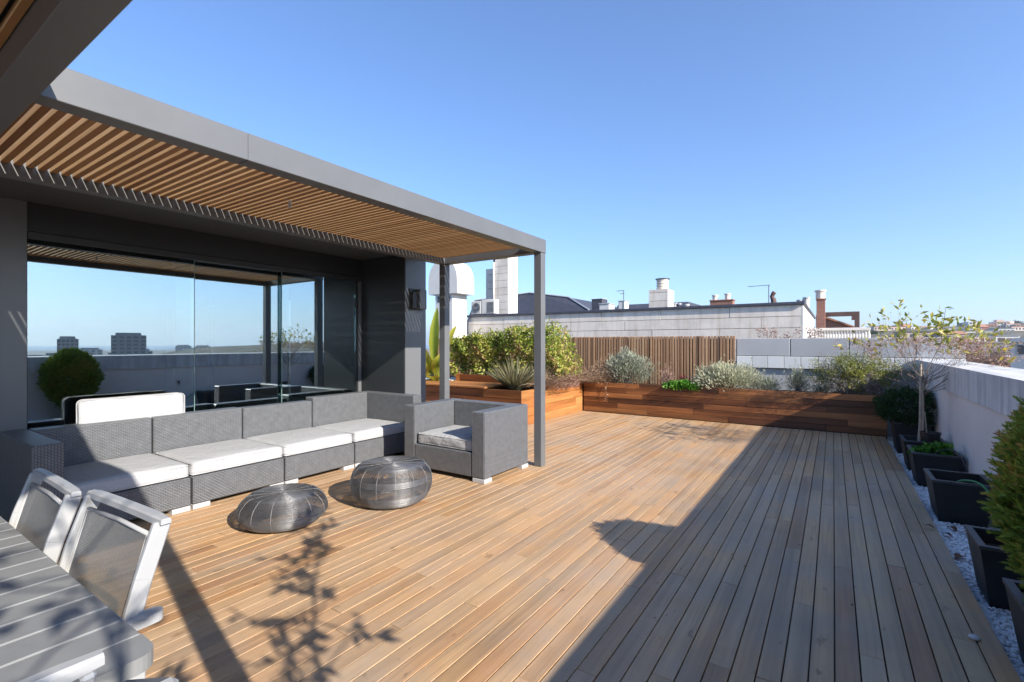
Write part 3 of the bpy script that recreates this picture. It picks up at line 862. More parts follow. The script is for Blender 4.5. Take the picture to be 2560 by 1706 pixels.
# wire stools: fine steel wire wound round upright ribs
def wire_stool(label, x, y, prof_pts, nseg=14, pitch=.0036, a0=.1):
    t = empty('wire_stool', (x, y, 0), label=label, cat='stool', group='round wire stools in front of the sofa')
    # resample profile
    P = [Vector((p[0], 0, p[1])) for p in prof_pts]; pts = []
    # smooth (Catmull-Rom)
    dense = []
    for i in range(len(P) - 1):
        p0 = P[max(0, i - 1)]; p1 = P[i]; p2 = P[i + 1]; p3 = P[min(len(P) - 1, i + 2)]
        for k in range(24):
            u = k / 24
            dense.append(.5 * ((2 * p1) + (p2 - p0) * u + (2 * p0 - 5 * p1 + 4 * p2 - p3) * u * u + (3 * p1 - p0 - 3 * p2 + p3) * u ** 3))
    dense.append(P[-1])
    acc = 0; rings = [dense[0]]
    for a, b_ in zip(dense, dense[1:]):
        acc += (b_ - a).length
        if acc >= pitch: rings.append(b_); acc = 0
    mb = MB()
    for i, q in enumerate(rings):
        rr = q.x
        if rr < .012: continue
        ztop = prof_pts[-1][1]; ch = math.cos(math.pi / nseg); t_ = min(1, max(0, (ztop - q.z) / .05)); zj = random.gauss(0, .0005)
        ring = [((rr if k % 2 == 0 else rr * (ch + (1 - ch) * t_)) * math.cos(math.pi * k / nseg + a0), (rr if k % 2 == 0 else rr * (ch + (1 - ch) * t_)) * math.sin(math.pi * k / nseg + a0), q.z + zj) for k in range(2 * nseg)]
        mb.tube(ring, .0021, 4, closed=True, rnd=random.random())
    tag(mb.build('wire_winding', MAT['wire'], t, smooth=True), kind='stuff')
    for k in range(nseg):
        a = 2 * math.pi * k / nseg + a0
        mb = MB(); pp = dense[::5] + [dense[-1]]
        mb.tube([((q.x + .0005) * math.cos(a), (q.x + .0005) * math.sin(a), q.z + .0007) for q in pp], .0015, 5); mb.build('rib', MAT['rib'], t, smooth=True)
    return t
wire_stool('low round steel wire stool, the smaller one nearer the table', -3.70, 2.20, [(.19, .006), (.27, .022), (.325, .08), (.335, .125), (.312, .19), (.262, .238), (.235, .246), (.12, .248), (.01, .248)])
wire_stool('taller round steel wire stool beside the armchair', -3.38, 3.06, [(.235, .006), (.30, .03), (.352, .11), (.365, .19), (.35, .275), (.305, .337), (.275, .347), (.15, .35), (.01, .35)], a0=.25)

# table
TX1 = -1.30
tab = empty('dining_table', (-2.38, -.03, 0), label='grey slatted outdoor dining table at the lower left corner', cat='table')
def T_(mb, name, mat): return PB(mb.build(name, mat), tab)
def rslat(x0, x1, y0, y1, z0, z1, r):
    poly = []
    for (cx, cy, a) in ((x1 - r, y1 - r, 0), (x0, y1, None), (x0, y0, None), (x1 - r, y0 + r, 270)):
        if a is None: poly.append((cx, cy))
        else: poly += [(cx + r * math.cos(R(a + t)), cy + r * math.sin(R(a + t))) for t in range(0, 91, 15)]
    mb = MB(); mb.prism(poly, z0, z1, 'z'); return mb
x = TX1
for k in range(21):
    x0 = x - .105
    if k == 0: T_(rslat(x0, x, -.53, .472, .703, .74, .045), 'table_slat', MAT['table']).data.polygons
    else:
        mb = MB(); mb.box(x0, x, -.53, .472, .712, .74, .0035, rg.random()); T_(mb, 'table_slat', MAT['table'])
    x = x0 - .0045
mb = MB(); mb.box(TX1 - 2.2, TX1 - .03, .40, .455, .66, .708, .003); mb.box(TX1 - 2.2, TX1 - .03, -.51, -.455, .66, .708, .003); mb.box(TX1 - .10, TX1 - .05, -.455, .40, .66, .702, .003)
T_(mb, 'apron', MAT['chair'])
mb = MB(); mb.box(TX1 - 2.2, TX1 - .11, -.45, .40, .704, .7095); T_(mb, 'under_sheet', MAT['chair'])
for (lx, ly) in ((TX1 - .12, .385), (TX1 - .12, -.44), (TX1 - 2.1, .385), (TX1 - 2.1, -.44)):
    mb = MB(); mb.box(lx - .035, lx + .035, ly - .03, ly + .03, 0, .658, .006); T_(mb, 'leg', MAT['chair'])

# chairs
def m_sling():
    m, nt, b, out = nmat('grey_sling_mesh')
    ck = nd(nt, 'ShaderNodeTexBrick'); ck.inputs['Scale'].default_value = 1; ck.inputs['Brick Width'].default_value = .0056; ck.inputs['Row Height'].default_value = .0042; ck.inputs['Mortar Size'].default_value = .0007
    ck.inputs['Color1'].default_value = (.27, .272, .268, 1); ck.inputs['Color2'].default_value = (.215, .218, .214, 1); ck.inputs['Mortar'].default_value = (.09, .09, .09, 1)
    nt.links.new(uvvec(nt, (1, 1)), ck.inputs['Vector'])
    nt.links.new(ck.outputs['Color'], b.inputs['Base Color']); b.inputs['Roughness'].default_value = .75
    tr = nd(nt, 'ShaderNodeBsdfTransparent'); mx = nd(nt, 'ShaderNodeMixShader')
    mx.inputs[0].default_value = .16
    nt.links.new(b.outputs[0], mx.inputs[1]); nt.links.new(tr.outputs[0], mx.inputs[2]); nt.links.new(mx.outputs[0], out.inputs['Surface'])
    return m
MAT['sling'] = m_sling()
CHG = 'white sling chairs around the grey table'
def make_chair(label):
    t = empty('garden_chair', (0, 0, 0), label=label, cat='chair', group=CHG)
    W = .515
    # back uprights: flat wide profile, leaning back
    for s in (-1, 1):
        mb = MB()
        pts = [Vector((s * W / 2, .205, .36)), Vector((s * W / 2, .245, .55)), Vector((s * W / 2, .30, .75)), Vector((s * W / 2 * .985, .350, .898))]
        for a, b_ in zip(pts, pts[1:]):
            dirv = (b_ - a).normalized()
            mb.bar(a - dirv * .004, b_ + dirv * .004, .048, .022, .005, up=(1, 0, 0))
        mb.build('back_upright', MAT['chair'], t)
    # bowed top rail
    mb = MB(); n = 10; vs = []
    for i in range(n + 1):
        u = -1 + 2 * i / n
        c = Vector((u * (W / 2 + .018), .352 + .005 * (1 - u * u), .908))
        e = 1 - max(0, abs(u) - .9) * 2.5
        for (dy, dz) in ((-.017, -.011), (-.017, .008), (-.010, .013), (.012, .013), (.020, .006), (.020, -.011)):
            vs.append((c.x, c.y + dy * e, c.z + dz * e))
    fs = []
    for i in range(n):
        for k in range(6):
            k2 = (k + 1) % 6; fs.append((i * 6 + k, (i + 1) * 6 + k, (i + 1) * 6 + k2, i * 6 + k2))
    fs.append(tuple(range(6))); fs.append(tuple(n * 6 + k for k in range(6))[::-1])
    mb.add(vs, fs); mb.build('top_rail', MAT['chair'], t, recalc=True)
    # sling
    mb = MB(); vs = []; fs = []; nz = 8
    for j in range(nz + 1):
        v = j / nz
        for i in range(7):
            u = -1 + 2 * i / 6
            y = .215 + (.328 - .215) * v - .006 + .015 * (1 - u * u) * (.4 + .6 * v); z = .43 + (.862 - .43) * v
            vs.append((u * (W / 2 - .030), y, z))
    for j in range(nz):
        for i in range(6):
            a = j * 7 + i; fs.append((a, a + 1, a + 8, a + 7))
    mb.add(vs, fs); mb.build('back_sling', MAT['sling'], t, smooth=True)
    for s in (-1, 1):        # piping tubes at the sling sides
        mb = MB(); mb.tube([(s * (W / 2 - .024), .206, .42), (s * (W / 2 - .024), .262, .64), (s * (W / 2 - .026), .328, .868)], .0055, 6); mb.tube([(s * (W / 2 - .036), .206, .42), (s * (W / 2 - .036), .262, .64), (s * (W / 2 - .038), .328, .868)], .004, 6); mb.build('sling_piping', MAT['cushion_grey'], t, smooth=True)
    mb = MB(); mb.tube([(-W / 2 + .03, .329, .866), (0, .336, .867), (W / 2 - .03, .329, .866)], .007, 6); mb.build('sling_bar', MAT['chair'], t, smooth=True)
    # seat
    mb = MB()
    for s in (-1, 1): mb.bar((s * (W / 2 - .012), -.25, .43), (s * (W / 2 - .012), .21, .40), .026, .045, .004)
    mb.bar((-W / 2 + .025, -.245, .43), (W / 2 - .025, -.245, .43), .03, .045, .004); mb.bar((-W / 2 + .025, .20, .40), (W / 2 - .025, .20, .40), .03, .045, .004)
    mb.build('seat_frame', MAT['chair'], t)
    mb = MB(); mb.box(-W / 2 + .028, W / 2 - .028, -.23, .19, .424, .428); mb.build('seat_sling', MAT['sling'], t)
    for s in (-1, 1):
        mb = MB()
        # flat arm with rounded ends
        poly = []
        for k in range(13):
            a = math.pi * k / 12; poly.append((s * (W / 2 + .022) + .026 * math.cos(a), .315 + .026 * math.sin(a)))
        for k in range(13):
            a = math.pi + math.pi * k / 12; poly.append((s * (W / 2 + .022) + .026 * math.cos(a), -.20 + .026 * math.sin(a)))
        mb.prism(poly, .628, .655, 'z'); mb.build('armrest', MAT['chair'], t, recalc=True)
        mb = MB(); mb.bar((s * (W / 2 + .016), -.20, .63), (s * (W / 2 + .016), -.27, .0), .028, .04, .005, up=(0, 1, 0)); mb.build('leg', MAT['chair'], t)
        mb = MB(); mb.bar((s * (W / 2 - .005), .20, .42), (s * (W / 2 - .005), .30, .0), .028, .04, .005, up=(0, 1, 0)); mb.build('leg', MAT['chair'], t)
    return t
ch = make_chair('white sling chair nearer the corner of the table, dappled by plant shadow')
ch.location = (-1.945, .262, 0); ch.rotation_euler = (0, 0, R(3))
ch2 = copy_tree(ch); ch2['label'] = 'white sling chair further along the table, in front of the sofa arm'
ch2.location = (-2.545, .215, 0); ch2.rotation_euler = (0, 0, R(-1))
ch3 = copy_tree(ch); ch3['label'] = 'white chair at the head of the table, only its top rail showing'
ch3.location = (-1.405, .02, 0); ch3.rotation_euler = (0, 0, R(-90))
# tilted grey arm end beside the head chair's back
mb = MB(); mb.bar((-.32, .255, .775), (-.32, .47, .865), .062, .030, .010)
o = mb.build('arm_pad', MAT['arm_pad'], ch3)

# ================================================================== pots
PG = 'black square tapered pots along the parapet'
def pot(label, y0, y1, x0=.695, x1=1.105, z=.29, taper=.055, zb=-.075, fill=.05):
    t = empty('plant_pot', ((x0 + x1) / 2, (y0 + y1) / 2, zb), label=label, cat='pot', group=PG)
    w = (x1 - x0) / 2; d = (y1 - y0) / 2; h = z - zb
    def ring(e, zz, ty=1.0): return [(-w + e, -d + e * ty, zz), (w - e, -d + e * ty, zz), (w - e, d - e * ty, zz), (-w + e, d - e * ty, zz)]
    mb = MB(); vs = ring(taper, 0) + ring(.004, h - .002)
    mb.add(vs, [(0, 1, 5, 4), (1, 2, 6, 5), (2, 3, 7, 6), (3, 0, 4, 7), (0, 3, 2, 1)]); 
    vs = ring(.034, h - .004) + ring(.05, h - .16)
    mb.add(vs, [(0, 4, 5, 1), (1, 5, 6, 2), (2, 6, 7, 3), (3, 7, 4, 0)])
    mb.build('pot_body', MAT['pot'], t)
    mb = MB(); vs = ring(0, h) + ring(.034, h) + ring(.0, h - .018) + ring(.034, h - .02)
    mb.add(vs, [(0, 1, 5, 4), (1, 2, 6, 5), (2, 3, 7, 6), (3, 0, 4, 7), (0, 8, 9, 1), (1, 9, 10, 2), (2, 10, 11, 3), (3, 11, 8, 0), (4, 5, 13, 12), (5, 6, 14, 13), (6, 7, 15, 14), (7, 4, 12, 15)])
    mb.build('pot_rim', MAT['pot_rim'], t, recalc=False)
    mb = MB(); mb.add(ring(.045, h - fill - .03), [(0, 1, 2, 3)]); mb.build('soil', MAT['soil'], t)
    return t
pot('black square pot under the large conifer at the right edge', 2.90, 3.33)
pot('black square pot half hidden behind the conifer, next to the dry leaves', 3.78, 4.17)
pot('empty black square pot with a green hose running into it', 5.39, 5.85, fill=.10)
pot('black square pot with small leafy seedlings', 6.61, 7.09)
pot('black square pot holding the staked twiggy tree', 7.38, 7.83, fill=.03)
pot('tall black pot in the far corner under the dark green bush', 8.45, 9.0, .69, 1.10, .36, .05)
pot('black square pot below the small olive tree', .62, 1.06)
pot('black square pot below the second olive tree', -.62, -.18)
# small black nursery pot standing inside the tree's pot
t = empty('nursery_pot', (.96, 7.52, .21), label='small round black nursery pot set inside the staked tree pot', cat='pot')
mb = MB(); mb.lathe([(.075, 0), (.095, .17), (.10, .17), (.10, .185), (.088, .185), (.08, .15)], 20, cap=False); mb.build('pot_body', MAT['black'], t, smooth=False)
mb = MB(); mb.lathe([(.001, .15), (.085, .15)], 20, cap=False); mb.build('soil', MAT['soil'], t)

# hoses
def hose(name, label, pts, rad, mat, cat='hose'):
    P = [Vector(p) for p in pts]; out = []
    for i in range(len(P) - 1):
        p0 = P[max(0, i - 1)]; p1 = P[i]; p2 = P[i + 1]; p3 = P[min(len(P) - 1, i + 2)]
        for k in range(8):
            u = k / 8; out.append(.5 * ((2 * p1) + (p2 - p0) * u + (2 * p0 - 5 * p1 + 4 * p2 - p3) * u * u + (3 * p1 - p0 - 3 * p2 + p3) * u ** 3))
    out.append(P[-1])
    mb = MB(); mb.tube(out, rad, 7); return tag(mb.build(name, mat, smooth=True), label, cat)
MAT['hose_green'] = m_plain('green_hose', (.05, .22, .07), .4, 0, .1, 5)
hose('irrigation_hose', 'thin black irrigation pipe arching out of the seedling pot', [(.88, 6.72, .26), (.95, 6.70, .33), (1.04, 6.60, .34), (1.09, 6.42, .22), (1.10, 6.25, .0), (1.09, 6.1, -.06)], .007, MAT['black'])
hose('irrigation_hose', 'thin black irrigation pipe behind the staked tree pot', [(1.02, 7.3, -.06), (1.06, 7.26, .12), (1.03, 7.32, .28), (.98, 7.45, .30)], .007, MAT['black'])
hose('garden_hose', 'green garden hose lying over the rim of the empty pot', [(.84, 5.52, .215), (.90, 5.48, .29), (1.0, 5.36, .30), (1.06, 5.15, .17), (1.07, 4.95, .0), (1.03, 4.6, -.055), (1.06, 4.3, -.055)], .009, MAT['hose_green'])
hose('garden_hose', 'pale green hose end on the gravel at the lower right corner', [(.78, 2.58, -.06), (.80, 2.72, -.03), (.86, 2.80, -.03), (.95, 2.78, -.05), (1.05, 2.7, -.06)], .012, m_plain('pale_green_hose', (.16, .42, .30), .4, 0, .1, 5))
mb = MB(); mb.lathe([(.05, 0), (.055, .035), (.045, .045), (.001, .047)], 18, (.86, 5.55, .165)); tag(mb.build('lid', MAT['black']), 'round black lid lying in the empty pot', 'lid')

# dry leaves fallen on the gravel and deck edge
MAT['dry_leaf'] = m_leaf('dry_leaf', [(0, (.10, .045, .025)), (1, (.25, .12, .06))], .2)
for i, (x, y, s, lab) in enumerate([(.80, 5.22, .09, 'curled dry brown leaf in front of the empty pot'), (.88, 5.16, .08, 'dry brown leaf against the empty pot, nearer the wall'), (.74, 5.02, .07, 'small dry leaf on gravel short of the empty pot'), (.62, 4.92, .07, 'dry twisted leaf on the deck edge'), (.74, 4.55, .10, 'long dry brown leaf on the white gravel'), (.80, 3.95, .07, 'dry leaf beside the half hidden pot')]):
    a = rg.uniform(0, 6.28); L = s; vs = []; fs = []
    for j in range(5):
        u = j / 4
        w = .30 * L * math.sin(math.pi * (u * .9 + .05))
        for k in (-1, 0, 1):
            vs.append((L * (u - .5), k * w, .012 + .25 * w * abs(k) + .02 * math.sin(u * 3)))
    for j in range(4):
        for k in range(2): fs.append((j * 3 + k, j * 3 + k + 1, j * 3 + k + 4, j * 3 + k + 3))
    mb = MB(); mb.add(vs, fs, rg.random()); o = mb.build('dry_leaf', MAT['dry_leaf'], None, True, (x, y, -.07 if x > .67 else .001)); o.rotation_euler = (0, 0, a); tag(o, lab, 'leaf', 'dry leaves by the pots')
for i in range(12):
    x, y = rg.uniform(-.9, .6), rg.uniform(1.8, 7.5); L = rg.uniform(.014, .03)
    mb = MB(); mb.add([(-L / 2, 0, .001), (0, -L * .22, .004), (L / 2, 0, .002), (0, L * .24, .005)], [(0, 1, 2, 3)], rg.random()); o = mb.build('leaf_fragment', MAT['dry_leaf'], None, False, (x, y, .002)); o.rotation_euler = (0, 0, rg.uniform(0, 6.28)); tag(o, 'tiny dry leaf fragment lying on the shaded deck boards', 'leaf', 'crumbs of dry leaf on the shaded deck')
mb = MB(); me = mb; mb.lathe([(.001, 0), (.02, .002), (.024, .008), (.016, .015), (.001, .017)], 14); tag(mb.build('pebble', MAT['white_paint'], None, True, (.575, 3.22, 0)), 'single white pebble lying on the deck edge', 'pebble')
# ================================================================== plants
def vnoise(P, s, seed=0):
    """cheap smooth pseudo noise in [0,1]"""
    P = np.asarray(P) * s
    a = np.sin(P[:, 0] * 1.7 + P[:, 1] * 2.3 + seed) + np.sin(P[:, 1] * 1.9 - P[:, 2] * 2.7 + seed * 1.7) + np.sin(P[:, 2] * 2.1 + P[:, 0] * 2.9 + seed * .6) + .6 * np.sin((P[:, 0] + P[:, 1] + P[:, 2]) * 4.1 + seed)
    return np.clip(a / 5.6 + .5, 0, 1)
def plant(name, label, cat, loc=(0, 0, 0), group=None):
    return empty(name, loc, label=label, cat=cat, group=group)
def put(parent, o): return PB(o, parent)

MAT['hedge'] = m_leaf('hedge_leaf', [(0, (.06, .10, .018)), (.3, (.16, .23, .032)), (.55, (.34, .37, .06)), (.78, (.56, .53, .14)), (.9, (.46, .31, .13)), (1, (.32, .16, .09))], .35, .45)
MAT['thuja'] = m_leaf('conifer_spray', [(0, (.06, .11, .022)), (.35, (.20, .31, .045)), (.64, (.40, .44, .075)), (.84, (.52, .34, .09)), (1, (.58, .28, .12))], .08, .6)
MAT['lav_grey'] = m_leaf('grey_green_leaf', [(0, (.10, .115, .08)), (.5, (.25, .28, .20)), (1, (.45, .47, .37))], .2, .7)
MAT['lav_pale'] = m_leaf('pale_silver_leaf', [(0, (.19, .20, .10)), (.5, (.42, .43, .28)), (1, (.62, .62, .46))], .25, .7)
MAT['dry_grass'] = m_leaf('dry_grass_blade', [(0, (.16, .09, .055)), (.5, (.32, .21, .135)), (1, (.50, .38, .26))], .3, .7)
MAT['pink_dry'] = m_leaf('pinkish_dry_leaf', [(0, (.22, .10, .08)), (.5, (.40, .24, .19)), (1, (.52, .38, .30))], .3, .7)
MAT['bright_green'] = m_leaf('bright_green_leaf', [(0, (.03, .10, .012)), (.5, (.07, .22, .022)), (1, (.16, .34, .05))], .3, .4)
MAT['yellow_green'] = m_leaf('yellow_green_leaf', [(0, (.10, .13, .02)), (.5, (.27, .29, .05)), (.8, (.45, .42, .10)), (1, (.55, .40, .05))], .4, .4)
MAT['dark_green'] = m_leaf('dark_green_leaf', [(0, (.012, .030, .012)), (.5, (.025, .065, .02)), (1, (.07, .14, .035))], .2, .5)
MAT['olive_blade'] = m_leaf('olive_blade', [(0, (.08, .075, .035)), (.5, (.17, .165, .08)), (1, (.33, .30, .18))], .2, .5)
MAT['olive_leaf'] = m_leaf('olive_leaf', [(0, (.04, .06, .03)), (1, (.14, .17, .09))], .2, .5)
MAT['canna'] = m_leaf('broad_yellow_green_leaf', [(0, (.13, .20, .03)), (.5, (.34, .38, .05)), (1, (.52, .46, .07))], .4, .4)
MAT['scruff'] = m_leaf('grey_brown_twig_leaf', [(0, (.10, .075, .06)), (.5, (.24, .19, .165)), (1, (.40, .34, .30))], .2, .8)
MAT['bare_tree'] = m_leaf('russet_twig_leaf', [(0, (.12, .075, .055)), (.5, (.19, .125, .10)), (1, (.27, .19, .15))], .2, .8)

# ---- hedge in the raised planter
t = plant('hedge', 'bushy variegated green and yellow hedge in the raised planter', 'hedge', (-5.6, 8.5, .76))
K = 15000
P = np.stack([RNG.uniform(-7.3, -4.30, K), RNG.uniform(7.95, 9.1, K), RNG.uniform(0, 1, K) ** .75], 1)
top = 1.64 + .30 * sstep(-6.6, -4.9, 0) + .0 * P[:, 0]
top = 1.56 + .24 * np.clip((P[:, 0] + 7.2) / 2.2, 0, 1) + .16 * (vnoise(P * [1, 1, 0], 2.6, 1) - .5) + .12 * (vnoise(P * [1, 1, 0], 7, 2) - .5)
top -= np.clip((P[:, 0] + 4.72) / .42, 0, 1) ** 2 * .75
front = 7.98 + .30 * vnoise(P * [1, 0, 1], 4.0, 3) + .10 * vnoise(P * [1, 0, 1], 11, 5)
P[:, 2] = .74 + P[:, 2] * (top - .74)
P[:, 1] = np.maximum(P[:, 1], front)
m_ = RNG.uniform(0, 1, K) < np.where(P[:, 1] - front > .4, .55, 1)
P = P[m_]; K = len(P)
D = np.stack([RNG.normal(.15, .6, K), RNG.normal(-.5, .6, K), RNG.normal(.25, .6, K)], 1)
cl = vnoise(P, 3.2, 7); 
rn = np.clip(.18 + .62 * cl + RNG.normal(0, .16, K), 0, .84); brown = (vnoise(P, 3.9, 21) > .70) & (RNG.uniform(0, 1, K) < .75); rn = np.where(brown, RNG.uniform(.82, 1, K), rn)
put(t, leaves_obj('foliage', P, D, RNG.uniform(.045, .085, K), RNG.uniform(.028, .048, K), rn, MAT['hedge'], fold=.2))
segs = []; tips = []
for i in range(16):
    grow((-7.1 + i * .18, 8.45 + rg.uniform(-.15, .3), .74), (rg.uniform(-.2, .2), -.1, 1), .45, .012, 2, segs, tips, .5, (2, 2))
segs2 = []
for i in range(26):     # shoots standing out of the top
    x = rg.uniform(-7.0, -4.7); zt = 1.52 + .22 * min(1, (x + 7.2) / 2.2)
    segs2.append(((x, 8.3 + rg.uniform(0, .5), zt), (x + rg.uniform(-.08, .08), 8.3 + rg.uniform(0, .4), zt + rg.uniform(.08, .22)), .004, .002))
mb = MB(); sticks_mb(mb, segs + segs2); tag(put(t, mb.build('stems', MAT['bark'])), kind='stuff')
C = []; 
for (a, b_, r0, r1) in segs2:
    for k in range(9): 
        u = rg.uniform(.2, 1); C.append([a[i] + (b_[i] - a[i]) * u for i in range(3)])
C = np.array(C); put(t, leaves_obj('shoot_leaves', C, RNG.normal(0, 1, (len(C), 3)) + [0, 0, .4], .05, .026, RNG.uniform(.2, .7, len(C)), MAT['hedge']))

# ---- broad-leaved plant behind the column
t = plant('canna_plant', 'tall plant with broad yellow green leaves behind the house column', 'plant', (-7.35, 8.05, .6))
def broad_leaf(base, tip, width, bend, mat, rn):
    b = Vector(base); e = Vector(tip); d = e - b; s = d.cross(Vector((.35, -1, .1))).normalized(); n = s.cross(d).normalized()
    mb = MB(); vs = []; fs = []; N = 12
    for i in range(N + 1):
        u = i / N; w = width * (math.sin(math.pi * min(1, u * .93 + .05)) ** .8) / 2
        c = b + d * u + n * bend * math.sin(math.pi * u) + Vector((0, 0, -bend * 1.2 * u * u))
        wv = .012 * math.sin(u * 26)
        for k in (-1, -.5, 0, .5, 1): vs.append(c + s * w * k + n * (w * .35 * abs(k) + wv * k))
    for i in range(N):
        for k in range(4): a = i * 5 + k; fs.append((a, a + 1, a + 6, a + 5))
    mb.add(vs, fs, rn); mb.r = [min(1, max(0, rn + (.35, .1, -.25, .1, .35)[i % 5] + .12 * math.sin(i * 1.3))) for i in range(len(vs))]; return mb
for i, (b_, e, w, bend) in enumerate([((-7.45, 8.0, .9), (-7.18, 7.8, 2.30), .24, .06), ((-7.40, 8.0, .8), (-7.42, 7.55, 1.72), .27, .20), ((-7.35, 8.0, .7), (-6.78, 7.70, 1.55), .26, .20), ((-7.5, 8.0, .75), (-7.72, 7.6, 1.40), .26, .16), ((-7.4, 7.95, .7), (-7.05, 7.35, 1.22), .24, .20), ((-7.3, 8, .65), (-6.72, 7.50, .98), .22, .20), ((-7.45, 7.9, .65), (-7.42, 7.25, .90), .20, .16), ((-7.38, 8.1, .9), (-6.86, 8.05, 1.95), .20, .10)]):
    put(t, broad_leaf(b_, e, w, bend, MAT['canna'], .25 + .7 * ((i * 37) % 10) / 10).build('leaf', MAT['canna'], smooth=True))
mb = MB()
for x in (-7.45, -7.38, -7.32): mb.tube([(x, 8.0, .55), (x + .02, 7.98, 1.1)], [.02, .012], 7)
put(t, mb.build('stalk', MAT['yellow_green']))
pebbles('planter_gravel', 700, (-8.4, -6.8), (7.93, 8.9), lambda x, y: .615 + 0 * x, .012, .025, MAT['pebble'])

# ---- tufts of blades
def tuft(name, label, base, K, L, w, spread, mat, cat='plant', droop=.25, up=.8, rnd=(0, 1), brad=.05, part='blades'):
    t = plant(name, label, cat, base)
    a = RNG.uniform(0, 6.283, K); rr = np.sqrt(RNG.uniform(0, 1, K))
    D = np.stack([np.cos(a) * rr * spread, np.sin(a) * rr * spread, np.full(K, up)], 1); D = unit(D)
    LL = RNG.uniform(L * .55, L, K)
    B = np.array(base)[None] + np.stack([np.cos(a) * rr * brad, np.sin(a) * rr * brad, np.zeros(K)], 1)
    S = unit(np.cross(D, RNG.normal(size=(K, 3)))) * (w * RNG.uniform(.6, 1.2, K))[:, None] / 2
    mid = B + D * (LL * .55)[:, None] + [0, 0, 0]
    dr = np.stack([np.cos(a) * rr, np.sin(a) * rr, -rr], 1) * (droop * LL)[:, None] * .5
    tip = B + D * LL[:, None] + dr
    V = np.stack([B - S, B + S, mid + S * .9, mid - S * .9, tip], 1)
    me = quads_mesh(part, V, 5, [(0, 1, 2), (0, 2, 3), (3, 2, 4)], mat, RNG.uniform(*rnd, K).astype(np.float32))
    put(t, link(part, me)); return t
tuft('yucca_plant', 'spiky olive green clump of stiff blades at the planter corner', (-4.90, 7.42, .575), 420, .74, .019, 1.15, MAT['olive_blade'], droop=.05, up=.75)
mbs = []
for i, (x, y, z, L, K, lab) in enumerate([(-4.62, 7.85, .575, .58, 620, 'pale dry grass tuft just right of the outer pergola post'), (-4.66, 8.45, .575, .68, 700, 'fluffy dry grass tuft in the middle of the orange planter'), (-4.68, 9.05, .575, .70, 700, 'dry grass tuft at the far end of the orange planter'), (-4.30, 9.62, .58, .60, 560, 'dry tuft at the left end of the long planter')]):
    tuft('dry_grass', lab, (x, y, z), K, L, .009, 1.5, MAT['dry_grass'], 'grass', .5, .75, brad=.14)
for i, (x, y, z, rx, rz_, lab) in enumerate([(-4.58, 8.35, .58, .46, .42, 'pinkish dry flower heads spilling over the orange planter'), (-4.16, 9.7, .60, .36, .55, 'brown seed heads above the left end of the long planter')]):
    t = plant('dry_flowers', lab, 'plant', (x, y, z)); K = 4200
    a = RNG.uniform(0, 6.283, K); q = np.sqrt(RNG.uniform(0, 1, K))
    P = np.stack([x + np.cos(a) * q * rx, y + np.sin(a) * q * rx * 1.2, z + RNG.uniform(0, 1, K) * rz_ * (1.05 - q * .7) + .02], 1)
    D = np.stack([np.cos(a) * q, np.sin(a) * q, RNG.normal(.2, .5, K)], 1) + RNG.normal(0, .4, (K, 3))
    put(t, leaves_obj('flower_heads', P, D, RNG.uniform(.02, .06, K), RNG.uniform(.007, .015, K), RNG.uniform(0, 1, K), MAT['pink_dry' if i == 0 else 'dry_grass']))
    mb = MB(); sticks_mb(mb, [((x + rg.uniform(-.08, .08), y + rg.uniform(-.1, .1), z - .05), tuple(P[rg.randrange(K)]), .002, .0012) for k in range(90)], 3); tag(put(t, mb.build('stems', MAT['dry_grass'])), kind='stuff')
# trailing dry strand over the planter front
t = plant('trailing_stem', 'thin dry stem hanging down over the front of the long planter', 'plant', (-3.95, 9.45, .62))
mb = MB(); mb.tube([(-3.95, 9.5, .63), (-3.93, 9.44, .60), (-3.94, 9.43, .50), (-3.97, 9.43, .38), (-3.95, 9.43, .26)], [.006, .005, .004, .003, .002], 5); put(t, mb.build('stem', MAT['dry_grass']))
C = np.array([[-3.95 + rg.gauss(0, .012), 9.425, .27 + .035 * k] for k in range(10)]); put(t, leaves_obj('leaf_tufts', C, RNG.normal(0, 1, (10, 3)) + [0, -.4, -.6], .05, .02, RNG.uniform(.3, 1, 10), MAT['dry_grass']))

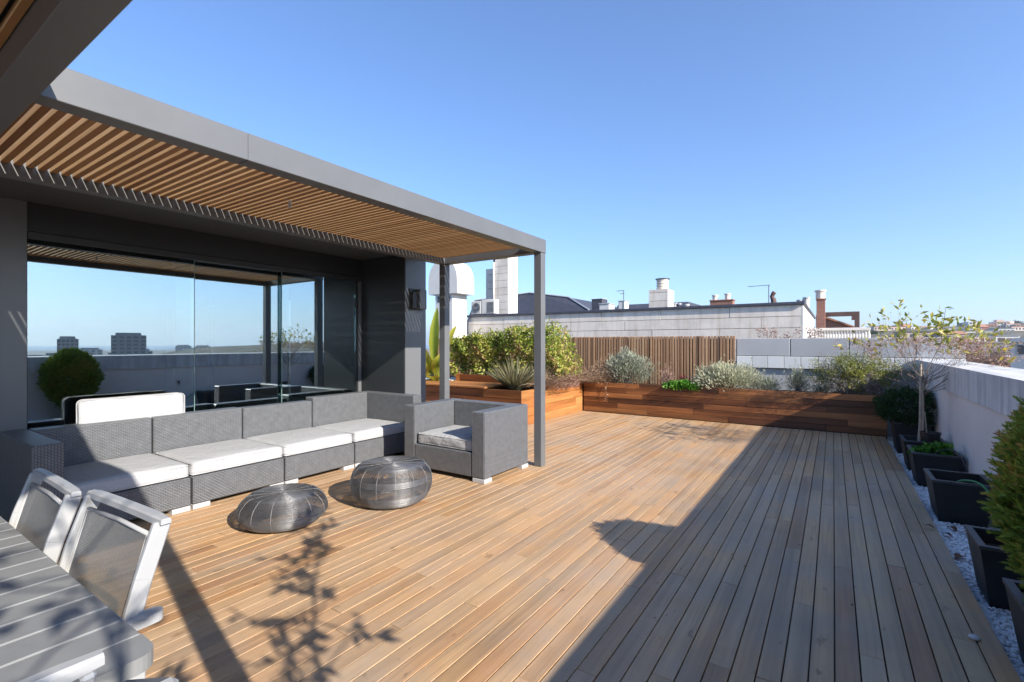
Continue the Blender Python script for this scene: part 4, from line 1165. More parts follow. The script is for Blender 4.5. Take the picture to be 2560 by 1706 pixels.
# ---- lavenders: domes of upright soft spikes
def dome(name, label, base, rx, ry, h, K, L, w, mat, cat='shrub', spikes=0, smat=None, seed=0, rn=(0, 1), lean=.9):
    t = plant(name, label, cat, base)
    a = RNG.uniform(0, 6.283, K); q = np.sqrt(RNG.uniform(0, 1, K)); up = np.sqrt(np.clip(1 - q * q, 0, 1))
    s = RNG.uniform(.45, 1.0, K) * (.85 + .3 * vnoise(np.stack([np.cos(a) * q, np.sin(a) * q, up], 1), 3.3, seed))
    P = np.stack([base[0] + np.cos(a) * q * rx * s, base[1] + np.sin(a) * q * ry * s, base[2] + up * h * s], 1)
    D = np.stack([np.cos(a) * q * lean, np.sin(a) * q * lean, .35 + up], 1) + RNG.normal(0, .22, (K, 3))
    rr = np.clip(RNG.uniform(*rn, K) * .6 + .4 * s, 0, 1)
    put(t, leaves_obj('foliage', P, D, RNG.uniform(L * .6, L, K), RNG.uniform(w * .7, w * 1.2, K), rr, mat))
    segs = []
    for k in range(70):
        j = rg.randrange(K); segs.append(((base[0] + rg.uniform(-.1, .1) * rx, base[1] + rg.uniform(-.1, .1), base[2] - .03), tuple(P[j]), .004, .002))
    if spikes:
        Sx = []
        for k in range(spikes):
            j = rg.randrange(K); d = unit(D[j]); e = P[j] + d * rg.uniform(.10, .2); segs.append((tuple(P[j]), tuple(e), .0022, .0015)); Sx.append(e)
        Sx = np.array(Sx); Sx = np.repeat(Sx, 5, 0) + RNG.normal(0, .008, (len(Sx) * 5, 3))
        sp_ = put(t, leaves_obj('flower_spikes', Sx, RNG.normal(0, .5, (len(Sx), 3)) + [0, 0, 1], .03, .009, RNG.uniform(.3, 1, len(Sx)), smat or mat)); sp_['kind'] = 'stuff'
    mb = MB(); sticks_mb(mb, segs, 3); tag(put(t, mb.build('stems', MAT['twig'])), kind='stuff')
    return t
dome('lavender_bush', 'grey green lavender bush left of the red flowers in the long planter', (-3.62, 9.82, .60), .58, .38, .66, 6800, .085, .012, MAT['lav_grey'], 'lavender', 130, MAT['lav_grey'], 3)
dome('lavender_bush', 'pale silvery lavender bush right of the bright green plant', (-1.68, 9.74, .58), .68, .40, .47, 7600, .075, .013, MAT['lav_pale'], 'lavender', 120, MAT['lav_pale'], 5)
dome('herb_bush', 'small grey green herb beside the pale lavender', (-1.02, 9.76, .58), .26, .24, .26, 1500, .06, .009, MAT['lav_grey'], 'plant', 40, None, 8)
dome('herb_bush', 'small upright silvery herb in front of the grey end wall', (-.52, 9.8, .58), .20, .2, .40, 1300, .06, .010, MAT['lav_pale'], 'plant', 50, MAT['lav_grey'], 9)
dome('herb_bush', 'low sparse herb left of the scruffy shrub', (-.18, 9.75, .58), .18, .2, .16, 500, .05, .008, MAT['lav_grey'], 'plant', 20, None, 10)
dome('ground_cover', 'bright green plant spilling over the edge of the long planter', (-2.42, 9.56, .55), .40, .22, .16, 2400, .06, .042, MAT['bright_green'], 'plant', 0, None, 12, lean=1.4)
dome('twiggy_plant', 'small pinkish dry twiggy plant between lavender and green plant', (-2.80, 9.85, .58), .17, .16, .34, 500, .04, .014, MAT['pink_dry'], 'plant', 30, MAT['pink_dry'], 13)
MAT['red_flower'] = m_leaf('red_flower', [(0, (.25, .03, .04)), (1, (.42, .10, .10))], .3)
dome('red_flowers', 'few small red flowers behind the bright green plant', (-2.50, 9.88, .62), .14, .12, .20, 160, .035, .018, MAT['red_flower'], 'flowers', 0, None, 14)
# pebbles of soil cover
# ---- scruffy shrub on the right of the long planter
t = plant('scruffy_shrub', 'scruffy grey shrub with yellow green tufts at the right end of the long planter', 'shrub', (.35, 9.75, .58))
segs = []; tips = []
rq = random.Random(21)
for k in range(34):
    grow((.30 + rq.uniform(-.35, .35), 9.75 + rq.uniform(-.15, .15), .57), (rq.gauss(0, .8), rq.gauss(-.25, .4), .8), .30, .006, 3, segs, tips, .7, (2, 3), .68, .15, 2, rq)
segs = [s for s in segs if s[1][2] > .45 and -.35 < s[1][0] < 1.12 and s[1][1] < 10.25 and s[1][2] < 1.32]
mb = MB(); sticks_mb(mb, segs, 3); put(t, mb.build('twigs', MAT['twig']))
tp = np.array([q[0] for q in tips]); tp = tp[(tp[:, 0] > -.33) & (tp[:, 0] < 1.1) & (tp[:, 1] < 10.2) & (tp[:, 2] < 1.3) & (tp[:, 2] > .5)]
cl = vnoise(tp, 4.5, 2)
gy = tp[cl > .57]; gr = tp[cl <= .57]
C = np.repeat(gy, 7, 0) + RNG.normal(0, .03, (len(gy) * 7, 3)); put(t, leaves_obj('yellow_green_leaves', C, RNG.normal(0, .6, (len(C), 3)) + [0, 0, .8], RNG.uniform(.025, .05, len(C)), .010, RNG.uniform(.1, .7, len(C)), MAT['yellow_green']))
C = np.repeat(gr, 5, 0) + RNG.normal(0, .03, (len(gr) * 5, 3)); put(t, leaves_obj('grey_leaves', C, RNG.normal(0, .8, (len(C), 3)) + [0, 0, .3], RNG.uniform(.02, .045, len(C)), .009, RNG.uniform(0, .8, len(C)), MAT['lav_grey']))

K = 7000; a = unit(RNG.normal(size=(K, 3))); q = RNG.uniform(.35, 1, K) ** .7 * (.72 + .5 * vnoise(a, 3.1, 6))
P = np.stack([.33 + a[:, 0] * .66 * q, 9.78 + a[:, 1] * .36 * q, .84 + a[:, 2] * .37 * q], 1); P = P[(P[:, 0] < 1.1) & (P[:, 2] > .56)]; K = len(P)
cl = vnoise(P, 4.2, 17) + .25 * (P[:, 2] - .9); g = cl > .55
put(t, leaves_obj('twig_mass', P[~g], RNG.normal(0, .8, ((~g).sum(), 3)) + [0, -.2, .4], RNG.uniform(.03, .08, (~g).sum()), RNG.uniform(.004, .008, (~g).sum()), RNG.uniform(0, .8, (~g).sum()), MAT['scruff']))
put(t, leaves_obj('green_tufts', P[g], RNG.normal(0, .6, (g.sum(), 3)) + [0, -.2, .7], RNG.uniform(.03, .06, g.sum()), RNG.uniform(.010, .018, g.sum()), RNG.uniform(0, .65, g.sum()), MAT['yellow_green']))
# ---- staked twiggy tree in its pot
t = plant('staked_tree', 'thin staked tree with bare twigs and a few yellow leaves above the parapet corner', 'tree', (.90, 7.6, .2))
rq = random.Random(5)
segs = []; tips = []
tr = [(.90, 7.62, .2), (.905, 7.61, .55), (.90, 7.6, .85), (.91, 7.61, 1.0)]
mb = MB(); mb.tube(tr, [.014, .012, .011, .010], 8)
for (dx, dy) in ((-.05, .02), (.05, .0), (-.02, .06), (.04, -.05)):
    mb.tube([(.90 + dx, 7.6 + dy, .2), (.90 + dx * .4, 7.6 + dy * .4, .62)], [.007, .005], 6)
put(t, mb.build('trunk', MAT['stake']))
for k in range(34):
    a = k * .8 + rq.uniform(-.3, .3)
    grow((.905, 7.605, .78 + .25 * rq.random()), (math.cos(a) * .8, math.sin(a) * .75, rq.uniform(.15, 1.0)), .36, .0036, 4, segs, tips, .55, (2, 2), .70, .20, 3, rq)
mb = MB(); sticks_mb(mb, segs, 4); put(t, mb.build('branches', MAT['twig']))
tp = np.array([q[0] for q in tips]); td = np.array([q[1] for q in tips])
sel = (RNG.uniform(0, 1, len(tp)) < .26) & (vnoise(tp, 4.0, 4) > .36)
C = tp[sel]; put(t, leaves_obj('leaves', C, td[sel] + RNG.normal(0, .6, (len(C), 3)), RNG.uniform(.05, .095, len(C)), RNG.uniform(.022, .04, len(C)), RNG.uniform(.2, 1, len(C)), MAT['yellow_green']))
C = np.repeat(tp, 4, 0) + RNG.normal(0, .035, (len(tp) * 4, 3)); C = C[C[:, 2] < 1.52]; put(t, leaves_obj('dry_buds', C, RNG.normal(0, 1, (len(C), 3)), RNG.uniform(.015, .035, len(C)), .008, RNG.uniform(0, 1, len(C)), MAT['pink_dry']))
# a leafy shoot rising on the right
segs = [((.93, 7.6, 1.1), (1.06, 7.55, 1.45), .005, .004), ((1.06, 7.55, 1.45), (1.10, 7.55, 1.86), .004, .002)]
mb = MB(); sticks_mb(mb, segs, 4); put(t, mb.build('shoot', MAT['twig']))
C = np.array([[1.06 + .04 * u + rg.gauss(0, .01), 7.55, 1.45 + .42 * u] for u in np.linspace(0, 1, 18)]); put(t, leaves_obj('shoot_leaves', C, np.stack([RNG.choice([-1, 1], 18) * RNG.uniform(.6, 1, 18), RNG.normal(0, .5, 18), RNG.normal(.2, .3, 18)], 1), RNG.uniform(.07, .11, 18), RNG.uniform(.03, .045, 18), RNG.uniform(0, .6, 18), MAT['yellow_green']))
mb = MB(); mb.tube([(.865, 7.55, .2), (.872, 7.55, .7), (.875, 7.55, 1.20)], [.0125, .0125, .012], 8); tag(mb.build('bamboo_stake', MAT['stake']), 'pale wooden stake beside the thin tree trunk', 'stake')

# ---- dark bush in the far corner pot
t = plant('corner_bush', 'dark green dense bush in the tall pot in the far corner', 'bush', (.92, 8.7, .33))
K = 9000; a = RNG.normal(size=(K, 3)); a = unit(a); s = RNG.uniform(.55, 1, K) ** .6 * (.78 + .4 * vnoise(a, 3.4, 3))
P = np.stack([.90 + a[:, 0] * .40 * s, 8.68 + a[:, 1] * .42 * s, .55 + a[:, 2] * .26 * s], 1); P = P[P[:, 0] < 1.11]; K = len(P)
D = (P - [.9, 8.68, .5]) * [2.4, 2.3, 3] + RNG.normal(0, .5, (K, 3)) + [0, 0, .5]
put(t, leaves_obj('foliage', P, D, RNG.uniform(.03, .06, K), RNG.uniform(.010, .018, K), np.clip(RNG.normal(.45, .25, K), 0, 1), MAT['dark_green']))
segs = []; tips = []
for k in range(9): grow((.9, 8.7, .3), (rg.gauss(0, .5), rg.gauss(0, .5), 1), .25, .009, 2, segs, tips, .6)
mb = MB(); sticks_mb(mb, [s for s in segs if s[1][0] < 1.1], 4); put(t, mb.build('branches', MAT['bark']))
# ---- seedlings
for i, (x, y, lab) in enumerate([(.78, 6.78, 'small bluish green seedling at the left of the pot'), (.87, 6.86, 'small seedling in the middle of the pot'), (.97, 6.80, 'larger pale seedling at the right of the pot')]):
    t = plant('seedling', lab, 'plant', (x, y, .21)); K = 60 + i * 16
    a = RNG.uniform(0, 6.28, K); D = np.stack([np.cos(a), np.sin(a), RNG.uniform(.2, 1.2, K)], 1)
    C = np.stack([x + RNG.normal(0, .03, K), y + RNG.normal(0, .03, K), .22 + RNG.uniform(0, .08 + .03 * i, K)], 1)
    put(t, leaves_obj('leaves', C, D, .06 + .01 * i, .038, RNG.uniform(.2, 1, K), MAT['bright_green']))
    mb = MB(); mb.tube([(x, y, .2), (x, y, .29)], .004, 5); put(t, mb.build('stem', MAT['bright_green']))

# ---- big conifer at the right edge
t = plant('conifer', 'large rounded conifer with rusty orange tips at the right edge', 'conifer', (.93, 3.05, .2))
NF = 7000; NL = 30
a = unit(RNG.normal(size=(NF, 3))); s = RNG.uniform(.25, 1, NF) ** .38 * .92
lump = .86 + .18 * vnoise(a, 4.4, 4) + .08 * (vnoise(a, 11, 9) - .3); zz = a[:, 2]
prof = np.where(zz > 0, 1 - .12 * zz, 1 - .30 * (-zz) ** 1.5)
B = np.stack([.93 + a[:, 0] * .31 * s * lump * prof, 3.05 + a[:, 1] * .50 * s * lump * prof, .74 + zz * .64 * s * (.9 + .1 * lump)], 1)
FD = unit(a * [1, 1, .5] + [0, 0, .8] + RNG.normal(0, .30, (NF, 3))); FL = RNG.uniform(.05, .09, NF)
FS = unit(np.cross(FD, a + RNG.normal(0, .3, (NF, 3)))); u = np.linspace(.12, 1, NL)
side = np.where(np.arange(NL) % 2 == 0, 1, -1)
wd = .5 * np.sin(np.pi * np.clip(u * .85 + .12, 0, 1))
P = B[:, None, :] + FD[:, None, :] * (FL[:, None] * u[None])[..., None] + np.array([0, 0, -1.0])[None, None] * (FL[:, None] * (u ** 2)[None] * .18)[..., None]
D = FD[:, None, :] * .9 + FS[:, None, :] * (side * (1.1 - .9 * u))[None, :, None] + RNG.normal(0, .16, (NF, NL, 3))
LL = (.016 + .020 * wd)[None] * RNG.uniform(.7, 1.3, (NF, NL))
pat = vnoise(B, 3.1, 13); fr_ = np.clip(RNG.normal(.30, .13, NF) + .55 * np.clip(pat - .52, 0, 1), .05, .9)
rn = np.clip(fr_[:, None] + (u ** 2)[None] * RNG.uniform(.05, .42, NF)[:, None] * (s > .55)[:, None] + RNG.normal(0, .06, (NF, NL)), 0, 1)
P = P.reshape(-1, 3); D = D.reshape(-1, 3); LL = LL.ravel(); rn = rn.ravel(); k_ = (P[:, 0] < 1.12) | (P[:, 2] > 1.21)
put(t, leaves_obj('foliage', P[k_], D[k_], LL[k_], LL[k_] * .26, rn[k_], MAT['thuja']))
segs = []; tips = []
for k in range(24): grow((.93, 3.05, .25 + .03 * k), (rg.gauss(0, .7), rg.gauss(0, .7), .7), .22, .008, 1, segs, tips, .6)
segs = [q for q in segs if q[1][0] < 1.1 or q[1][2] > 1.22]
segs.append(((.93, 3.05, .15), (.93, 3.05, 1.2), .025, .008))
mb = MB(); sticks_mb(mb, segs, 4); put(t, mb.build('branches', MAT['bark']))

# ---- small olive trees that throw the leafy shadows on deck and table
def leafy_shrub(label, stem, seed, ntw, nl):
    t = plant('leafy_shrub', label, 'shrub', stem[0], 'tall leafy potted shrubs near the table')
    rq = random.Random(seed); P = [Vector(p) for p in stem]; dense = []
    for i in range(len(P) - 1):
        p0 = P[max(0, i - 1)]; p1 = P[i]; p2 = P[i + 1]; p3 = P[min(len(P) - 1, i + 2)]
        for k in range(8):
            u = k / 8; dense.append(.5 * ((2 * p1) + (p2 - p0) * u + (2 * p0 - 5 * p1 + 4 * p2 - p3) * u * u + (3 * p1 - p0 - 3 * p2 + p3) * u ** 3))
    dense.append(P[-1]); n = len(dense)
    mb = MB(); mb.tube(dense, [.017 - .012 * i / n for i in range(n)], 7)
    C = []; D = []
    for k in range(ntw):
        i = int(n * (.38 + .62 * k / ntw)); q = dense[min(i, n - 1)]
        d = Vector((rq.gauss(0, .45), rq.gauss(0, 1), rq.gauss(.25, .6))).normalized(); L = rq.uniform(.10, .38)
        m1 = q + d * L * .5 + Vector((0, 0, rq.uniform(0, .03))); e = q + d * L + Vector((0, 0, rq.uniform(-.04, .08)))
        mb.tube([q, m1, e], [.0065, .005, .003], 5)
        for j in range(rq.randint(max(1, nl - 3), nl + 2)):
            u = rq.uniform(.45, 1.05); c = q + (e - q) * u; C.append(tuple(c)); D.append(tuple(d + Vector((rq.gauss(0, .7), rq.gauss(0, .7), rq.gauss(0, .5)))))
    put(t, mb.build('branches', MAT['bark'], smooth=True))
    K = len(C); put(t, leaves_obj('leaves', C, D, RNG.uniform(.07, .125, K), RNG.uniform(.035, .058, K), RNG.uniform(0, 1, K), MAT['olive_leaf']))
leafy_shrub('tall leaning leafy shrub in the pot next to the conifer', [(.90, .82, .2), (.95, .66, .9), (.97, .62, 1.5), (.98, .92, 1.95), (1.0, 1.34, 2.42)], 3, 40, 6)
leafy_shrub('tall thin leafy shrub in the pot furthest behind the camera', [(.90, -.40, .2), (.93, -.45, 1.2), (.97, -.35, 1.9), (.98, -.62, 2.4), (1.0, -.75, 2.9)], 8, 30, 4)
leafy_shrub('second stem of thin leafy shrub behind the camera', [(.94, -.36, .2), (.98, -.15, 1.2), (1.0, -.12, 2.0), (.98, -.2, 2.6)], 9, 22, 3)
# dry creepers on top of the end wall
for i, (x, lab) in enumerate([(-1.15, 'reddish dry creeper peeping over the end wall, left one'), (-.45, 'dry creeper peeping over the end wall beside the white building corner')]):
    t = plant('creeper', lab, 'plant', (x, 10.62, 1.3)); segs = []; tips = []; rq = random.Random(40 + i)
    for k in range(12): grow((x + rq.uniform(-.2, .2), 10.6, 1.3), (rq.gauss(.2, .6), 0, 1), .22, .004, 2, segs, tips, .6, (2, 2), .7, .1, 2, rq)
    mb = MB(); sticks_mb(mb, segs, 3); tag(put(t, mb.build('stems', MAT['twig'])), kind='stuff')
    tp = np.array([q[0] for q in tips]); C = np.repeat(tp, 2, 0) + RNG.normal(0, .02, (len(tp) * 2, 3)); put(t, leaves_obj('leaves', C, RNG.normal(0, 1, (len(C), 3)), .035, .018, RNG.uniform(0, .7, len(C)), MAT['pink_dry']))
# ================================================================== neighbouring roofs
def thing(name, label, cat, loc, group=None): return empty(name, loc, label=label, cat=cat, group=group)
# long pale clad roof storey
YB = 16.3
nb = thing('roof_storey', 'long pale clad roof storey with dark coping behind the slat fence', 'building', (-6.5, YB, 0))
NX0, NX1, NZ = -13.2, -.78, 2.60
mb = MB(); mb.box(NX0, NX1, YB + .06, 26.4, -20, NZ - .02); put(nb, mb.build('wall', MAT['clad']))
h = .34
for r in range(5):
    z1 = NZ - .02 - r * h; z0 = z1 - h + .016
    x = NX0; first = rg.uniform(.5, 2.0)
    while x < NX1 - .05:
        x2 = min(NX1, x + (first if x == NX0 else 2.15))
        if NX1 - x2 < .5: x2 = NX1
        mb = MB(); mb.box(x + .006, x2 - .006, YB + rg.uniform(-.004, .004), YB + .058, z0, z1, .004, min(1, max(0, rg.gauss(.55, .2)))); put(nb, mb.build('cladding_panel', MAT['clad']))
        x = x2
mb = MB(); mb.box(NX1 + .002, NX1 + .05, YB, 26.4, -2, NZ - .03, 0, .9); put(nb, mb.build('end_wall', MAT['white_paint']))
mb = MB(); mb.box(NX0 - .05, NX1 + .10, YB - .08, 26.5, NZ - .018, NZ + .07, .01); put(nb, mb.build('coping', MAT['slate']))
def course_box(t, x0, x1, y0, y1, z0, z1, hh, mat, name='cladding_panel'):
    z = z0
    while z < z1 - .02:
        z2 = min(z + hh, z1)
        mb = MB(); mb.box(x0, x1, y0, y1, z + .012, z2, .006, rg.uniform(.3, .9)); put(t, mb.build(name, mat)); z = z2
    mb = MB(); mb.box(x0 + .03, x1 - .03, y0 + .03, y1 - .03, z0, z1 - .02); put(t, mb.build('core', MAT['slate']))
t = thing('chimney_tower', 'tall pale clad chimney tower rising behind the pergola beam', 'chimney', (-12.6, 18.4, NZ))
course_box(t, -13.0, -12.30, 18.0, 18.8, NZ + .07, 6.2, .33, MAT['clad'])
mb = MB(); mb.box(-12.298, -12.27, 18.0, 18.8, NZ + .07, 6.2); put(t, mb.build('side_panel', MAT['white_paint']))
course_box(t, -13.56, -13.03, 18.05, 18.8, NZ + .07, 4.93, .33, MAT['clad'])
mb = MB(); mb.tube([(-13.05, 17.97, NZ + .07), (-13.05, 17.97, 5.2)], .045, 10); put(t, mb.build('pipe', MAT['white_paint'], smooth=True))
mb = MB(); mb.box(-13.25, -13.15, 18.2, 18.4, 4.93, 5.5, .01); put(t, mb.build('vent', MAT['slate']))
# chimney with round banded cowl
t = thing('chimney', 'pale square chimney with a round banded cowl on the clad roof', 'chimney', (-5.2, 17.6, NZ))
p0 = atY(1622, 770, 17.2); p1 = atY(1668, 770, 17.2); zt = atY(1645, 724, 17.2).z
course_box(t, p0.x, p1.x, 17.2, 18.0, NZ + .06, zt, .30, MAT['clad'])
mb = MB(); mb.box(p1.x + .002, p1.x + .02, 17.2, 18.0, NZ + .06, zt); put(t, mb.build('side_panel', MAT['white_paint']))
cx = (p0.x + p1.x) / 2 + .05; zc = atY(1652, 700, 17.6).z
mb = MB(); prof = []
nb_ = 4; hh = (zc - zt) / nb_
for k in range(nb_):
    prof += [(.19, zt + k * hh), (.19, zt + k * hh + hh * .35), (.215, zt + k * hh + hh * .4), (.215, zt + k * hh + hh * .95)]
mb.lathe(prof, 24, (cx, 17.6, 0)); put(t, mb.build('cowl', MAT['clad']))
mb = MB(); mb.lathe([(.25, zc), (.25, zc + .03), (.12, zc + .05)], 24, (cx, 17.6, 0)); put(t, mb.build('cowl_lid', MAT['slate']))
# white domed roof housing at the left
t = thing('roof_housing', 'white roof housing with a rounded hood left of the chimney tower', 'building', (-13.1, 15.4, 0))
Yd = 15.0
a = atY(1071, 738, Yd); b_ = atY(1143, 738, Yd); zt = 4.95
cx = (a.x + b_.x) / 2; wv = (b_.x - a.x) / 2; z0 = a.z; zs = 3.95
poly = [(cx - wv, z0), (cx + wv, z0), (cx + wv, zs)]
for k in range(1, 16):
    an = math.pi * k / 16; poly.append((cx + wv * math.cos(an), zs + (zt - zs) * math.sin(an) ** .8))
poly.append((cx - wv, zs))
mb = MB(); mb.prism(poly, Yd, Yd + 1.1, 'y'); put(t, mb.build('hood', MAT['white_paint'], recalc=True))
p0 = atY(1088, 742, Yd + .1); p1 = atY(1131, 742, Yd + .1)
mb = MB(); mb.box(p0.x, p1.x, Yd + .1, Yd + 1.05, -2, z0 - .002, .01); put(t, mb.build('wall', MAT['white_paint']))
mb = MB(); mb.box(p0.x + .15, p1.x - .12, Yd + .08, Yd + .098, z0 - .32, z0 - .08); put(t, mb.build('vent_slot', MAT['slate']))
# air conditioners
for i, (px0, px1, py0, lab) in enumerate([(1178, 1202, 754, 'white air conditioner with round fan beside the domed housing'), (1203, 1236, 750, 'larger white air conditioner with grille next to the tower')]):
    q0 = atY(px0, py0, 16.7); q1 = atY(px1, py0, 16.7); w = q1.x - q0.x; zh = q0.z
    t = thing('air_conditioner', lab, 'air conditioner', ((q0.x + q1.x) / 2, 16.7, NZ + .07), 'air conditioners on the clad roof')
    mb = MB(); mb.box(q0.x, q1.x, 16.7, 17.05, NZ + .13, zh, .02); put(t, mb.build('case', MAT['white_paint']))
    mb = MB(); mb.box(q0.x + .05, q0.x + .1, 16.75, 17, NZ + .07, NZ + .13); mb.box(q1.x - .1, q1.x - .05, 16.75, 17, NZ + .07, NZ + .13); put(t, mb.build('foot', MAT['slate']))
    mb = MB(); cz = (NZ + .13 + zh) / 2; rr = min(w, zh - NZ) * .36
    if i == 0:
        for q in (1, .72, .44): mb.tube([(q0.x + w * .55 + rr * q * math.cos(k * .4189), 16.685, cz + rr * q * math.sin(k * .4189)) for k in range(15)], .012, 4, closed=True)
    else:
        for k in range(9): mb.box(q0.x + w * .45, q1.x - .04, 16.685, 16.698, NZ + .2 + k * (zh - NZ - .3) / 9, NZ + .225 + k * (zh - NZ - .3) / 9)
    put(t, mb.build('fan_grille', MAT['slate']))
# dark slate roofs behind
def roof(name, label, prof, y0, y1, base_z, wall_mat, hip=True):
    """prof: list of (x, z) from left to right; hipped front"""
    t = thing(name, label, 'building', ((prof[0][0] + prof[-1][0]) / 2, y0, base_z))
    k = max(range(len(prof)), key=lambda i: prof[i][1]); mb = MB()
    n = len(prof); ze = min(p[1] for p in prof)
    yf = [y0 + max(0, p[1] - 3.0) * 1.2 for p in prof]
    vs = [(p[0], yf[i], p[1]) for i, p in enumerate(prof)] + [(p[0], y1, p[1]) for p in prof]
    fs = [(i, i + 1, n + i + 1, n + i) for i in range(n - 1)] + [tuple(range(n))[::-1]] + [tuple(range(n, 2 * n))]
    mb.add(vs, fs); put(t, mb.build('roof', MAT['slate'], recalc=True))
    mb = MB()
    for i in range(1, n - 2): mb.tube([Vector(vs[i]) + Vector((0, -.03, .03)), Vector(vs[i + 1]) + Vector((0, -.03, .03))], .05, 5)
    put(t, mb.build('hip_trim', MAT['zinc']))
    mb = MB(); mb.box(prof[0][0] + .2, prof[-1][0] - .2, y0 + .3, y1, -20, ze - .02); put(t, mb.build('wall', wall_mat))
    return t
pts = [atY(1180, 752, 27), atY(1310, 731, 27), atY(1420, 744, 27), atY(1490, 778, 27)]
roof('slate_roof_house', 'house with a dark slate hipped roof behind the outer pergola post', [(pts[0].x - .01, 1.5)] + [(p.x, p.z) for p in pts] + [(pts[-1].x + .01, 1.5)], 25.5, 34, 0, MAT['clad'])
q0 = atY(1524, 770, 30); q1 = atY(1624, 770, 30); zt = atY(1570, 757, 30).z
t = thing('low_slate_house', 'low dark slate roof left of the banded chimney', 'building', ((q0.x + q1.x) / 2, 31, 0))
mb = MB(); mb.prism([(29.6, q0.z - 1.0), (31.5, zt), (36, zt), (36, q0.z - 1.0)], q0.x, q1.x + 2, 'x'); put(t, mb.build('roof', MAT['slate'], recalc=True))
mb = MB(); mb.box(q0.x, q1.x + 2, 30, 36, -20, q0.z - 1.01); put(t, mb.build('wall', MAT['clad']))
for (px0, px1, py0, py1, Y, mat, nm, lab) in [(1479, 1506, 748, 772, 24, 'slate', 'roof_vent', 'dark boxy roof vent right of the slate hipped roof'), (1498, 1523, 760, 775, 22, 'white_paint', 'roof_box', 'white box on the roof under the dark vent'), (1546, 1562, 753, 760, 28, 'white_paint', 'roof_hatch', 'small white hatch under the bent aerial')]:
    p = atY(px0, py1, Y); q = atY(px1, py0, Y); t = thing(nm, lab, 'roof vent', (p.x, Y, p.z))
    mb = MB(); mb.box(p.x, q.x, Y, Y + .7, p.z - .6, q.z, .02); put(t, mb.build('case', MAT[mat])); mb = MB(); mb.box(p.x - .03, q.x + .03, Y - .03, Y + .73, q.z + .002, q.z + .04, .008); put(t, mb.build('lid', MAT['zinc']))
def aerial(label, px, py0, py1, Y, arms):
    p = atY(px, py1, Y); q = atY(px, py0, Y); t = thing('aerial', label, 'aerial', tuple(p))
    mb = MB(); mb.tube([p - Vector((0, 0, .6)), q], .022, 6); put(t, mb.build('mast', MAT['steel_dark']))
    mb = MB()
    for (dx, dz, L, n) in arms:
        mb.tube([q + Vector((dx, 0, dz)), q + Vector((dx + L, 0, dz + .02))], .012, 4)
        for k in range(n): x = dx + L * k / max(1, n - 1); mb.tube([q + Vector((x, -.22, dz)), q + Vector((x, .22, dz))], .008, 4)
    put(t, mb.build('antenna_arm', MAT['steel_dark']))
aerial('bent television aerial standing on the low slate roof', 1559, 727, 758, 28, [(-.42, 0, .42, 5), (-.2, -.18, .2, 3)])
aerial('tall thin aerial mast right of the brick chimney', 1922, 713, 762, 26, [(-.9, -.02, .95, 7)])
def pot_chimney(label, px0, px1, py0, py1, Y, pots, mat='brick'):
    p = atY(px0, py1, Y); q = atY(px1, py0, Y); t = thing('chimney', label, 'chimney', (p.x, Y, p.z))
    mb = MB(); mb.box(p.x, q.x, Y, Y + .5, p.z - .7, q.z, .01); put(t, mb.build('stack', MAT[mat]))
    mb = MB(); mb.box(p.x - .03, q.x + .03, Y - .03, Y + .53, q.z - .06, q.z - .001, .008); put(t, mb.build('stack_cap', MAT[mat]))
    for (px, r, hgt) in pots:
        c = atY(px, py0, Y + .25); mb = MB(); mb.lathe([(r, q.z + .002), (r, q.z + hgt * .8), (r * 1.25, q.z + hgt * .82), (r * 1.25, q.z + hgt)], 16, (c.x, Y + .25, 0)); put(t, mb.build('chimney_pot', MAT['clad']))
pot_chimney('wide red brick chimney with two pale pots behind the clad roof', 1775, 1832, 748, 764, 24, [(1788, .12, .24), (1819, .12, .28)])
pot_chimney('tall red brick chimney with a single dark pot right of the clad roof', 2041, 2063, 746, 826, 28, [(2051, .20, .42)])
def small_pot(label, px, py0, py1, Y, r, mat='clad'):
    p = atY(px, py1, Y); q = atY(px, py0, Y); t = thing('flue_pipe', label, 'flue', tuple(p))
    mb = MB(); mb.lathe([(r, p.z - .5), (r, q.z - .06)], 16, (p.x, Y, 0)); put(t, mb.build('pipe', MAT[mat])); mb = MB(); mb.lathe([(r * 1.2, q.z - .058), (r * 1.2, q.z)], 16, (p.x, Y, 0)); put(t, mb.build('pipe_cap', MAT['zinc']))
small_pot('short flue pipe right of the banded chimney, first of three', 1688, 758, 770, 22, .10); small_pot('short flue pipe right of the banded chimney, second of three', 1698, 759, 770, 22, .09, 'slate'); small_pot('short flue pipe standing apart before the brick chimney', 1716, 761, 770, 22, .12)
small_pot('taller flue pipe at the right end of the clad roof', 2016, 744, 760, 22, .11); small_pot('shorter flue pipe at the right end of the clad roof', 2000, 750, 760, 22, .10, 'slate')
t = thing('twisted_cowl', 'dark curved chimney cowl next to the thin aerial mast', 'chimney', (-4, 22, NZ)); p = atY(1936, 760, 20)
mb = MB(); mb.tube([p + Vector((0, 0, -.3)), p + Vector((-.03, 0, .15)), p + Vector((-.08, 0, .28)), p + Vector((-.02, 0, .40)), p + Vector((-.06, 0, .46))], [.12, .09, .07, .08, .03], 8); put(t, mb.build('cowl', MAT['brown_steel'])); mb = MB(); mb.box(p.x - .2, p.x + .22, 19.9, 20.1, p.z - .3, p.z + .04, .02); put(t, mb.build('base', MAT['brown_steel']))
